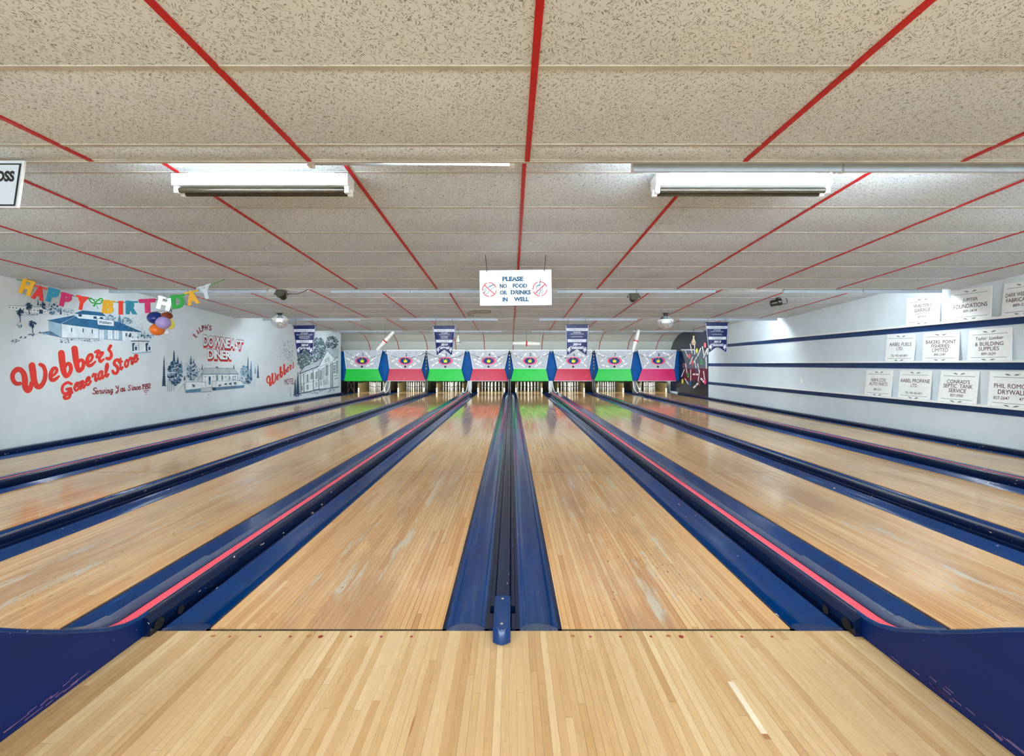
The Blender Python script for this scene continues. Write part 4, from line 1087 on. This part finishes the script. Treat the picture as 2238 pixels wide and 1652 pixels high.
SF = {'e': [[(.02, .28), (.4, .36), (.5, .5), (.35, .6), (.15, .5), (.06, .25), (.18, .03), (.38, .02), (.62, .2)]],
 'n': [[(.05, .56), (.15, .48), (.12, 0)], [(.13, .35), (.3, .58), (.45, .5), (.42, .1), (.5, 0), (.62, .15)]],
 'r': [[(.02, .45), (.15, .62), (.2, .5), (.42, .54), (.34, .3), (.35, .08), (.45, 0), (.6, .15)]],
 'a': [[(.5, .52), (.3, .6), (.08, .4), (.08, .12), (.25, 0), (.42, .2), (.5, .55)], [(.5, .5), (.47, .1), (.55, 0), (.68, .15)]],
 'l': [[(.1, .2), (.36, .7), (.35, .98), (.2, .95), (.12, .5), (.15, .1), (.28, 0), (.45, .15)]],
 'S': [[(.62, .85), (.45, 1), (.2, .92), (.15, .7), (.4, .5), (.5, .25), (.35, .02), (.1, .05), (0, .2)]],
 't': [[(.2, .95), (.18, .3), (.22, .05), (.35, 0), (.5, .15)], [(0, .62), (.42, .66)]],
 'o': [[(.3, .6), (.08, .4), (.1, .1), (.3, 0), (.5, .2), (.48, .5), (.3, .6)], [(.35, .56), (.66, .5)]],
 'v': [[(.05, .58), (.2, .1), (.3, 0), (.48, .35), (.45, .6), (.6, .55)]], 'i': [[(.15, .6), (.12, .1), (.22, 0), (.35, .15)], [(.2, .8), (.23, .83)]],
 'g': [[(.48, .5), (.28, .6), (.08, .4), (.1, .15), (.28, .1), (.47, .3), (.5, .58), (.45, -.2), (.25, -.35), (.1, -.25), (.55, .1)]],
 'Y': [[(.05, .95), (.15, 1), (.2, .7), (.35, .55), (.5, .65), (.6, 1)], [(.6, .97), (.5, .3), (.35, -.25), (.15, -.3), (.1, -.15), (.6, .15)]],
 'u': [[(.05, .58), (.08, .15), (.2, 0), (.4, .2), (.45, .58)], [(.45, .55), (.45, .1), (.52, 0), (.65, .12)]], 'c': [[(.48, .48), (.35, .6), (.12, .45), (.08, .15), (.25, 0), (.52, .15)]],
 '1': [[(.1, .8), (.3, 1), (.25, 0)]], '9': [[(.45, .6), (.25, .5), (.08, .7), (.2, .95), (.42, .9), (.48, .6), (.4, .2), (.2, 0)]], '3': [[(.1, .9), (.3, 1), (.45, .8), (.25, .55), (.48, .3), (.3, 0), (.05, .1)]], '2': [[(.08, .8), (.25, 1), (.45, .8), (.3, .4), (.05, .05), (.5, .05)]],
 'G': [[(.66, .85), (.4, 1), (.12, .8), (.05, .4), (.2, .1), (.45, .2), (.6, .5)], [(.35, .45), (.62, .45), (.6, .1), (.5, -.25), (.25, -.3), (.2, -.1), (.7, .15)]]}
def script(p, word, xs, size, wd, layers):
    """xs: (x, y) of each letter's base-left corner; size: (width, height, slope)"""
    for ch, (x, y) in zip(word, xs):
        for st in SF[ch]:
            pts = [(x + a * size[0], y - b * size[1] + a * size[0] * size[2]) for a, b in st]
            for m_, gw, l in layers: p.stroke(pts, wd, m_, l, True, gw)
lay = ((HALO, 8, 1), (DKR, 1.5, 2), (RED1, -1.5, 3))
p = Paint(onwall(0, 730, 6.394))
script(p, 'G', [(858, 855)], (215, 170, -.1), 36, lay)
script(p, 'eneral', [(1035, 800), (1112, 772), (1195, 722), (1290, 672), (1370, 640), (1462, 605)], (120, 175, -.35), 30, lay)
script(p, 'S', [(1575, 555)], (150, 190, -.1), 40, lay)
script(p, 'tore', [(1665, 505), (1740, 470), (1805, 435), (1868, 400)], (100, 165, -.35), 26, lay)
p.build('painted_store_lettering', wall_left)
p = Paint(onwall(0, 730, 6.394)); l2 = ((DKR, 0, 2),)
script(p, 'S', [(1295, 840)], (90, 85, -.1), 13, l2)
script(p, 'erving', [(1340, 838), (1385, 834), (1425, 830), (1470, 828), (1495, 826), (1540, 820)], (66, 76, -.1), 11, l2)
script(p, 'You', [(1612, 805), (1680, 803), (1705, 800)], (76, 78, -.1), 11, l2)
script(p, 'Since', [(1790, 790), (1840, 786), (1862, 783), (1900, 780), (1932, 776)], (62, 72, -.1), 11, l2)
script(p, '1932', [(1980, 772), (2008, 768), (2036, 765), (2066, 758)], (74, 66, -.1), 12, l2)
p.stroke([(2010, 800), (2045, 785), (2078, 790)], 10, DKR, 2); p.stroke([(2025, 815), (2055, 810)], 9, DKR, 2); p.ell(2045, 840, 6, 8, DKR, 2, 8)
p.build('painted_slogan', wall_left)

RG = random.Random(11)
def blobs(p, cx, cy, rx, ry, n, s0, s1, mats, l=1):
    for _ in range(n):
        a = RG.uniform(0, 2 * PI); d = math.sqrt(RG.random()); x = cx + rx * d * math.cos(a); y = cy + ry * d * math.sin(a); s = RG.uniform(s0, s1); k = RG.randint(4, 6); a0 = RG.random() * 6
        mi = RG.randrange(len(mats))
        p.poly([(x + s * RG.uniform(.5, 1.3) * math.cos(a0 + 2 * PI * j / k), y + s * RG.uniform(.4, 1.) * math.sin(a0 + 2 * PI * j / k)) for j in range(k)], mats[mi], l + mi)
def spruce(p, cx, top, base, w_, m_, l=2):
    n = max(5, int((base - top) / (w_ * .45))); L = [(cx, top)]; R = []
    for k in range(1, n + 1):
        y = top + (base - top) * k / n; hw = w_ * (k / n) ** .8 * RG.uniform(.75, 1.1) / 2
        L += [(cx - hw, y), (cx - hw * .45, y - (base - top) / n * .25)]; R += [(cx + hw, y + RG.uniform(-2, 2)), (cx + hw * .4, y - (base - top) / n * .25)]
    p.poly(L + R[::-1], m_, l)
# general store
z2 = onwall(0, 600, 9.325)
p = Paint(z2)
p.poly([(165, 630), (1000, 670), (1030, 820), (200, 720)], PW_, 1); p.stroke([(165, 628), (520, 640), (1000, 670)], 6, LINE, 2, False); p.stroke([(190, 715), (600, 770), (1030, 815)], 4, B2, 2, False)
for k in range(11): p.ell(195 + k * 72, 665 + k * 9, 14, 12, B1, 2, 8)
p.poly([(800, 710), (875, 722), (875, 800), (800, 790)], B1, 2)
blobs(p, 1000, 640, 180, 90, 40, 14, 34, (B3, B2, B1)); spruce(p, 775, 480, 630, 50, B1); spruce(p, 870, 520, 640, 70, B1); spruce(p, 1240, 660, 820, 60, B1)
blobs(p, 1120, 740, 160, 80, 40, 10, 30, (B3, B2)); blobs(p, 1380, 760, 110, 70, 30, 10, 24, (B3, B2))
p.stroke([(1300, 730), (1390, 690), (1500, 760)], 5, B2, 2); p.stroke([(1480, 680), (1500, 745)], 4, LINE, 2)
for cx, cy, r_, tb in ((590, 640, 82, 815), (405, 770, 84, 965), (660, 1005, 84, 1185)):
    blobs(p, cx, cy, r_ * .8, r_ * .75, 34, 14, 30, (B2, B1, B1), 2); p.stroke([(cx, cy + 30), (cx + 10, tb)], 16, B1, 2, False); p.stroke([(cx - 20, cy + 60), (cx + 8, tb - 60)], 8, B1, 2, False)
for cx, cy, rx, ry, n in ((650, 820, 140, 22, 26), (400, 1040, 60, 60, 22), (310, 1360, 90, 40, 22), (470, 1275, 70, 25, 16), (660, 1220, 90, 30, 24), (950, 1190, 170, 34, 40), (1500, 1330, 300, 22, 34), (1330, 1370, 90, 26, 16), (1900, 1345, 180, 24, 24)): blobs(p, cx, cy, rx, ry, n, 6, 18, (B3, B2, B1))
p.poly([(840, 1180), (1000, 1150), (1250, 1265), (1250, 1285), (1000, 1230)], B2, 1)
p.build('painted_farm_landscape', wall_left)
p = Paint(z2)
p.poly([(985, 960), (1250, 1010), (1255, 1280), (1000, 1140)], B3, 2); p.poly([(1250, 1010), (2010, 1060), (2010, 1310), (1255, 1285)], PW_, 2)
for k in range(9): p.stroke([(1258, 1035 + k * 28), (2005, 1085 + k * 26)], 3, B3, 3, False)
p.poly([(955, 935), (1510, 830), (1600, 890), (1240, 1005)], B4, 3); p.poly([(1240, 1005), (1520, 850), (1600, 880), (2400, 960), (2900, 1170), (2010, 1105)], B4, 3)
p.stroke([(1240, 1003), (1530, 850)], 5, PW_, 4, False)
for k in range(12): p.stroke([(1330 + k * 90, 1005 + k * 8), (1520 + k * 78, 880 + k * 12)], 5, B2, 4, False)
p.poly([(1565, 800), (2140, 850), (2140, 940), (1590, 890)], PW_, 4); p.poly([(1510, 790), (1690, 730), (2080, 770), (2160, 850), (1565, 800)], B4, 5)
for x, y in ((1600, 805), (1905, 850), (2035, 862)): p.poly([(x, y), (x + 66, y + 6), (x + 66, y + 55), (x, y + 48)], B1, 5)
for x, y in ((1435, 1085), (1670, 1095), (1855, 1115)): p.poly([(x, y), (x + 42, y + 3), (x + 42, y + 95), (x, y + 90)], PW_, 3); p.poly([(x + 14, y), (x + 36, y + 3), (x + 36, y + 85), (x + 14, y + 80)], B1, 4)
p.stroke([(1252, 1010), (1256, 1280)], 5, LINE, 4, False); p.stroke([(1256, 1286), (2010, 1312)], 7, B1, 4, False); p.stroke([(2010, 1060), (2012, 1312)], 4, LINE, 4, False)
p.poly([(2010, 1110), (2490, 1140), (2500, 1350), (2012, 1312)], B3, 2); p.poly([(2490, 1140), (2790, 1160), (2800, 1360), (2500, 1350)], PW_, 2)
for x in (2030, 2200, 2330): p.poly([(x, 1130), (x + 90, 1136), (x + 90, 1320), (x, 1312)], PW_, 3); p.stroke([(x + 45, 1135), (x + 45, 1315)], 4, B2, 4, False)
for x in (2560, 2640): p.poly([(x, 1190), (x + 30, 1192), (x + 30, 1260), (x, 1258)], B1, 3)
p.stroke([(2010, 1108), (2900, 1172)], 7, B1, 4, False)
p.poly([(1985, 895), (2310, 930), (2330, 960), (2325, 1055), (1990, 1025), (1978, 915)], PW_, 5); p.stroke([(1985, 895), (2310, 930), (2328, 960), (2325, 1055), (1990, 1025), (1978, 915), (1985, 895)], 9, B1, 6, False)
p.ctext('Webbers', 2140, 975, 62, B1, 6, .02, 260, .09)
p.build('painted_store_building', wall_left)
z3 = onwall(200, 600, 7.993)
p = Paint(z3)
blobs(p, 330, 760, 90, 60, 40, 8, 22, (B3, B3, B2)); spruce(p, 490, 690, 850, 90, B2); blobs(p, 620, 820, 90, 70, 60, 8, 22, (B3, G3, B2)); blobs(p, 800, 940, 160, 110, 70, 5, 14, (B3, G3, B3)); blobs(p, 860, 1070, 230, 50, 70, 8, 20, (B3, B2, B1))
p.stroke([(540, 790), (600, 745), (690, 800)], 5, B2, 2); p.stroke([(680, 790), (735, 750)], 4, LINE, 2, False); p.stroke([(690, 975), (1100, 1140)], 4, B3, 2)
p.stroke([(690, 1160), (820, 1160), (1010, 1166)], 14, LINE, 3, False)
p.poly([(675, 1340), (980, 1300), (1050, 1330), (1045, 1360), (740, 1395)], B3, 2); p.poly([(675, 1335), (960, 1300), (1045, 1325), (740, 1370)], PW_, 3)
for cx in (765, 1000):
    p.poly([(cx - 55, 1200), (cx - 10, 1190), (cx + 10, 1345), (cx - 50, 1335)], B1, 3); p.poly([(cx - 25, 1235), (cx + 5, 1195), (cx + 48, 1235), (cx + 45, 1340), (cx - 20, 1345)], PW_, 4)
    p.poly([(cx - 8, 1262), (cx + 32, 1260), (cx + 28, 1320), (cx - 5, 1322)], B1, 5); p.stroke([(cx - 20, 1240), (cx + 40, 1238)], 5, LINE, 5, False)
p.poly([(830, 1195), (940, 1200), (945, 1310), (830, 1305)], PW_, 3); p.stroke([(826, 1190), (828, 1330)], 6, LINE, 4, False)
p.build('painted_fuel_pumps', wall_left)

# diner
z4 = onwall(340, 690, 9.179)
p = Paint(z4)
for ch, x, y, a in zip("RALPH'S", (795, 850, 903, 955, 1018, 1062, 1100), (400, 325, 275, 245, 235, 185, 245), (-.75, -.55, -.35, -.2, -.08, .05, .08)):
    h = 104 if ch != "'" else 34; wd = 52 if ch != "'" else 14
    c, q = math.cos(a), math.sin(a)
    Q = [(x + u * wd / 2 * c - v * h / 2 * q, y + u * wd / 2 * q + v * h / 2 * c) for u, v in ((-1, -1), (1, -1), (1, 1), (-1, 1))]
    p.text(ch, Q, DKR, 2, .03)
p.build('painted_arched_lettering', wall_left)
p = Paint(z4)
def bubble(t, quad):
    TL, TR, BR, BL = quad; n = len(t)
    ws = [text2d(ch)[2] * (1.0 if ch != 'I' else .8) + .12 for ch in t]; tot = sum(ws); u = 0
    for ch, w_ in zip(t, ws):
        a, b = u / tot, (u + w_ * .98) / tot; u += w_
        L = lambda s, e, k: (s[0] + (e[0] - s[0]) * k, s[1] + (e[1] - s[1]) * k)
        q = [L(TL, TR, a), L(TL, TR, b), L(BL, BR, b), L(BL, BR, a)]
        g = 4
        q2 = [(q[0][0] - g, q[0][1] - 12), (q[1][0] + g, q[1][1] - 12), (q[2][0] + g, q[2][1] + 14), (q[3][0] - g, q[3][1] + 14)]
        sh = [(x + 2, y + 30) for x, y in q2]
        p.text(ch, sh, RED1, 1, .10); p.text(ch, q2, DKR, 2, .10); p.text(ch, q, PW_, 3, .035)
bubble('DOWNEAST', [(955, 380), (1770, 500), (1730, 680), (960, 600)])
bubble('DINER', [(1035, 665), (1515, 705), (1525, 880), (1050, 865)])
p.build('painted_bubble_lettering', wall_left)
p = Paint(z4)
for cx, t, b, w_, m_ in ((170, 790, 1420, 100, B1), (370, 680, 960, 90, B1), (445, 800, 960, 60, B1), (520, 890, 1130, 70, B2), (710, 790, 960, 70, B2), (765, 870, 960, 50, B1), (935, 970, 1090, 40, B1), (1570, 970, 1080, 36, B1), (1855, 800, 1250, 60, B1), (1915, 890, 1270, 70, B2), (2000, 1020, 1170, 40, B2), (2055, 970, 1250, 60, B1), (580, 1200, 1300, 60, B1)): spruce(p, cx, t, b, w_, m_)
blobs(p, 390, 1150, 150, 240, 190, 14, 36, (B2, B3, B2, B1)); blobs(p, 740, 1120, 110, 180, 120, 12, 32, (B3, B2, B3, B1)); blobs(p, 640, 1080, 90, 200, 50, 6, 18, (G3, B3)); blobs(p, 860, 1180, 60, 140, 40, 8, 20, (G3, B3, B2))
blobs(p, 1790, 1120, 90, 110, 70, 14, 34, (B3, B2, B3)); blobs(p, 1790, 1290, 130, 90, 60, 8, 22, (G3, B3, B2)); blobs(p, 1870, 1290, 60, 70, 40, 8, 24, (B2, B1)); blobs(p, 760, 1510, 200, 30, 20, 5, 12, (G3, B3)); blobs(p, 1060, 1600, 30, 50, 8, 5, 10, (B3, B2))
for x in (250, 285, 320, 365, 400, 1870, 1895, 1925, 1975, 2000): p.stroke([(x, 1280), (x - 4, 1400 if x > 1000 else RG.uniform(1450, 1540))], 7 if x < 1000 else 4, B1 if x < 400 else B3, 2, False)
p.build('painted_diner_trees', wall_left)
p = Paint(z4)
p.poly([(935, 1170), (1640, 1165), (1650, 1400), (935, 1430)], PW_, 4); p.poly([(915, 1170), (985, 1050), (1425, 1052), (1575, 1062), (1660, 1165)], G3, 5)
for a, b in (((915, 1170), (985, 1050)), ((985, 1050), (1425, 1052)), ((1425, 1052), (1490, 1160)), ((1425, 1052), (1575, 1062)), ((1575, 1062), (1660, 1170)), ((1210, 1020), (1250, 1020)), ((940, 1180), (940, 1330)), ((1470, 1180), (1465, 1310)), ((1640, 1170), (1640, 1310)), ((600, 1330), (1000, 1325)), ((1000, 1325), (1010, 1410)), ((1135, 1310), (1700, 1300)), ((1135, 1310), (1130, 1470)), ((1215, 1180), (1215, 1420)), ((1335, 1180), (1330, 1320)), ((450, 1500), (580, 1360)), ((580, 1360), (585, 1480)), ((600, 1480), (600, 1335))): p.stroke([a, b], 5, LINE, 6, False)
p.stroke([(915, 1172), (1660, 1168)], 14, B2, 6, False); p.poly([(1210, 1018), (1250, 1018), (1250, 1050), (1210, 1050)], B2, 5)
p.poly([(1065, 1215), (1105, 1215), (1105, 1380), (1065, 1385)], B2, 5); p.poly([(1075, 1230), (1098, 1230), (1098, 1300), (1075, 1300)], B1, 6)
for x, y, w_, h_ in ((985, 1215, 20, 20), (1155, 1215, 18, 22), (1395, 1215, 22, 18), (1225, 1190, 26, 110), (1325, 1200, 26, 90), (1480, 1215, 18, 70), (1545, 1215, 24, 26), (1585, 1210, 24, 26), (1545, 1265, 24, 26), (1585, 1262, 24, 26)): p.poly([(x, y), (x + w_, y), (x + w_, y + h_), (x, y + h_)], B2, 6)
p.poly([(600, 1490), (910, 1460), (910, 1525), (600, 1545)], B2, 5); p.poly([(1140, 1440), (1780, 1390), (1780, 1440), (1140, 1500)], B2, 5); p.poly([(1140, 1440), (1215, 1435), (1215, 1495), (1140, 1500)], B1, 6)
p.poly([(600, 1330), (1000, 1325), (1010, 1440), (600, 1475)], PW_, 4); p.poly([(1140, 1320), (1700, 1310), (1760, 1390), (1140, 1430)], PW_, 4)
for a, b in (((910, 1460), (1140, 1440)), ((910, 1495), (1120, 1485)), ((910, 1530), (1120, 1520))): p.stroke([a, b], 9 if a[1] > 1500 else 5, B1, 6, False)
for cx, cy, s in ((770, 1400, 46), (1290, 1390, 36), (1410, 1375, 34), (1505, 1370, 32), (1605, 1355, 34)): blobs(p, cx, cy, s, s * .7, 14, 8, 16, (B2, B1, B1), 6)
p.build('painted_diner_building', wall_left)

# motel
def affine(src, dst):
    import numpy as np
    A = np.array([[x, y, 1] for x, y in src]); X = np.linalg.solve(A, np.array(dst, dtype=float))
    return lambda x, y: (x * X[0][0] + y * X[1][0] + X[2][0], x * X[0][1] + y * X[1][1] + X[2][1])
af = affine([(155, 600), (385, 820), (1550, 150)], [(108, 1220), (180, 1345), (628, 872)])
z5 = onwall(570, 690, 8.695)
p = Paint(z5)
for pts, wd in STROKES:
    q = [af(x, y) for x, y in pts]; p.stroke(q, [x * .40 for x in wd], HALO, 1, True, 4); p.stroke(q, [x * .40 for x in wd], RED1, 3)
p.text('MOTEL', [(447, 1210), (632, 1180), (637, 1298), (450, 1312)], DKR, 3, .0)
p.build('painted_motel_lettering', wall_left)
p = Paint(z5)
blobs(p, 520, 640, 110, 170, 46, 8, 24, (G3, G3, B3)); blobs(p, 360, 700, 120, 120, 16, 5, 14, (G3, B3)); blobs(p, 560, 800, 90, 60, 20, 8, 20, (G3,))
blobs(p, 830, 830, 130, 200, 300, 12, 28, (GRS, G3, B1, GRS)); blobs(p, 1090, 620, 140, 210, 330, 12, 28, (GRS, G3, LINE, GRS)); blobs(p, 1350, 510, 118, 120, 190, 10, 24, (G3, GRS, LINE)); blobs(p, 990, 830, 90, 70, 50, 10, 24, (GRS, B1))
for cx, t, b, w_ in ((705, 1060, 1500, 90), (655, 1190, 1500, 70), (567, 1360, 1540, 24)): spruce(p, cx, t, b, w_, B1 if w_ > 30 else B3, 4)
p.build('painted_motel_trees', wall_left)
p = Paint(z5)
p.poly([(745, 1110), (1110, 950), (1265, 650), (1475, 640), (1478, 1340), (745, 1460)], PW_, 5)
p.poly([(740, 1085), (830, 965), (1165, 825), (1090, 960)], G3, 6); p.poly([(1265, 655), (1475, 640), (1475, 830), (1420, 820)], G3, 6)
for a, b, w_ in (((735, 1090), (830, 965), 8), ((830, 965), (1165, 825), 6), ((745, 1100), (1100, 960), 16), ((1100, 965), (1260, 655), 9), ((1260, 655), (1420, 825), 7), ((1255, 650), (1475, 632), 6), ((745, 1135), (1090, 990), 6), ((1110, 975), (1380, 860), 5), ((820, 1290), (1290, 1170), 5), ((1120, 1020), (1380, 920), 4), ((745, 1310), (820, 1290), 4)): p.stroke([a, b], w_, B1 if w_ > 6 else LINE, 7, False)
for x, t, b in ((815, 1100, 1450), (995, 1040, 1400), (1098, 1010, 1385), (1330, 900, 1360), (760, 1140, 1450), (1360, 890, 1350)): p.stroke([(x, t), (x + 4, b)], 12, GRS, 7, False); p.stroke([(x + 6, t), (x + 10, b)], 4, LINE, 8, False)
for x, y, w_, h_ in ((860, 1110, 55, 140), (945, 1080, 40, 120), (1035, 1060, 46, 130), (1120, 1030, 36, 170), (1170, 1000, 30, 170), (1225, 930, 60, 200), (870, 1310, 36, 80), (1040, 1260, 30, 90), (1130, 1240, 26, 80), (1195, 1220, 26, 80), (1240, 1205, 30, 90), (775, 1340, 20, 70), (1385, 940, 24, 150), (1430, 850, 36, 240)):
    q = [(x, y + w_ * .3), (x + w_, y), (x + w_, y + h_), (x, y + h_ + w_ * .3), (x, y + w_ * .3)]; p.stroke(q, 5, LINE, 7, False); p.poly([(x + w_ * .3, y + w_ * .25), (x + w_ * .7, y + w_ * .12), (x + w_ * .7, y + h_), (x + w_ * .3, y + h_ + 4)], GRS if w_ > 32 else G3, 6)
for k in range(9): p.stroke([(1385, 845 + k * 28), (1412, 840 + k * 28)], 12, LINE, 7, False) if k % 2 == 0 else None
for a, b in (((1390, 1150), (1470, 1125)), ((1400, 1200), (1470, 1180)), ((1420, 790), (1470, 780))): p.stroke([a, b], 9, LINE, 7, False)
p.text('MOTEL', [(1210, 828), (1310, 782), (1314, 862), (1212, 896)], LINE, 7, .0)
p.stroke([(745, 1475), (900, 1450), (1060, 1400), (1200, 1390), (1478, 1350)], 16, B2, 7); p.stroke([(745, 1470), (1000, 1425), (1478, 1345)], 6, B1, 8)
blobs(p, 1000, 1470, 120, 26, 26, 5, 12, (G3, B2, LINE)); blobs(p, 1250, 1420, 200, 30, 40, 5, 12, (G3, GRS, LINE)); blobs(p, 690, 1505, 80, 26, 26, 8, 18, (B2, B1), 4)
p.build('painted_motel_building', wall_left)

# ------------------------------------------------------------------ birthday garland and balloons
YG = 6.2
def foil(name, rgb, rough=.32, metal=0.): return M(name, rgb, rough, metal, var=.06, coat=.3)
GC = {'y': foil('gold_letter_card', (222, 164, 20)), 'r': foil('red_letter_card', (196, 26, 26)), 't': foil('teal_letter_card', (20, 124, 152)), 'm': foil('magenta_letter_card', (186, 12, 88)), 'o': foil('scarlet_letter_card', (222, 52, 34)), 'g': foil('green_letter_card', (20, 150, 50)), 's': foil('silver_letter_foil', (186, 192, 196), .35, .3)}
LET = [('H', 58.5, 627.5, 27, 34, .33, 'y', 'gold'), ('A', 85.2, 640, 28, 31, .26, 'r', 'red'), ('P', 115.5, 645.5, 24, 32, .24, 't', 'teal'), ('P', 144, 655.5, 24, 31, .22, 'm', 'magenta'), ('Y', 178.5, 662, 27, 31, .2, 'o', 'scarlet'),
       ('B', 236.5, 670.5, 25, 30, .08, 'y', 'gold'), ('I', 264, 672.5, 9, 30, .0, 'o', 'scarlet'), ('R', 287.5, 672, 25, 30, .0, 't', 'teal'), ('T', 322.5, 668.5, 35, 31, -.05, 'm', 'magenta'), ('H', 359, 663, 24, 29, .25, 's', 'silver'), ('D', 389, 659, 29, 31, -.10, 'g', 'green'), ('A', 420.5, 650.5, 28, 31, -.22, 'y', 'gold'), ('Y', 449, 638.5, 30, 31, -.30, 's', 'silver')]
r = empty('birthday_garland', at_y(220, 655, YG)); tag(r, 'hanging garland of coloured card letters spelling HAPPY BIRTHDAY by the left wall', 'garland')
s = F / YG
for ch, cx, cy, wd, hh, a, c, cn_ in LET:
    vs, fs, _ = text2d(ch, .07, .05)
    ctr = at_y(cx, cy, YG); wm, hm = wd / s, hh / s
    R = Matrix.Translation(ctr) @ Matrix.Rotation(a, 4, 'Y') @ Matrix.Rotation(.5 if c == 's' and ch == 'H' else 0, 4, 'Z')
    m = MB(); m.add([((u - .5) * wm, -z * .08, (v - .5) * hm) for u, v, z in vs], fs, GC[c]); 
    m.add([((-.5) * wm - .012, .0, .5 * hm - .03), (.5 * wm + .012, .0, .5 * hm - .03), (.5 * wm + .012, .0, .5 * hm - .005), (-.5 * wm - .012, .0, .5 * hm - .005)], [(0, 1, 2, 3)], GC[c])
    m.xform(R); o = m.build('letter_card', r); o['label'] = f'{cn_} letter {ch}'
p = Paint(lambda x, y, l=0: at_y(x / 9.325, 600 + y / 9.325, YG - .003 * l))
for pts in ([(1945, 560), (1860, 485), (1815, 500), (1870, 570), (1945, 580)], [(1950, 560), (2040, 490), (2090, 510), (2050, 590), (1950, 585)]): p.stroke(pts, 26, GC['g'], 1)
p.poly([(1930, 590), (1960, 600), (1925, 660), (1885, 640), (1905, 615)], GC['g'], 1); p.stroke([(1960, 600), (2000, 700)], 12, GC['g'], 1, False)
p.build('bow_card', r)
pts = [at_y(46, 608.5, YG)] + [at_y(cx, cy - hh / 2 + 4, YG + .004) for ch, cx, cy, wd, hh, a, c, cn_ in LET] + [at_y(459, 624, YG), at_y(492, 612.5, YG)]
pts[0] = Vector((XL + .02, YG, zc(0, YG) - .01)); pts[-1].z = zc(0, YG) - .002
m = MB(); m.tube(pts, .005, GC['g'], 5, False); m.build('string', r)
bc = at_y(363, 690, 6.2)
for px, py, rx, ry, dy, rgb, nm in ((340, 695, 16, 14, .06, (14, 44, 120), 'dark blue'), (365, 690, 11, 8.2, -.04, (134, 52, 24), 'brown'), (343.5, 720, 14.5, 13.2, -.08, (226, 112, 30), 'orange'), (372.5, 708.5, 8, 11.5, .04, (240, 232, 96), 'yellow'), (363, 726, 6.5, 6.5, 0.0, (222, 230, 238), 'white'), (357, 705.5, 14.5, 13.6, -.22, (160, 140, 200), 'lilac')):
    c = at_y(px, py, 6.3 + dy); ss = F / (6.3 + dy); rx /= ss; ry /= ss
    r = empty('balloon', c); tag(r, f'{nm} balloon in the bunch hanging under the birthday garland', 'balloon', 'balloons under the garland')
    mt = M(nm.replace(' ', '_') + '_balloon', rgb, .12, coat=.5, var=.03)
    m = MB(); R_ = [(max(.004, math.cos(a)) , math.sin(a)) for a in [-PI / 2 + PI * k / 12 for k in range(13)]]
    m.lathe([(x * rx * .98, z * ry) for x, z in R_], mt, 18, c); m.build('skin', r)
    m = MB(); m.tube([c + Vector((0, 0, ry * .98)), Vector((bc.x + .02, 6.28, at_y(0, 677, 6.28).z)), at_y(352, 652, 6.26)], .003, WIRE, 5); m.build('tie_string', r)
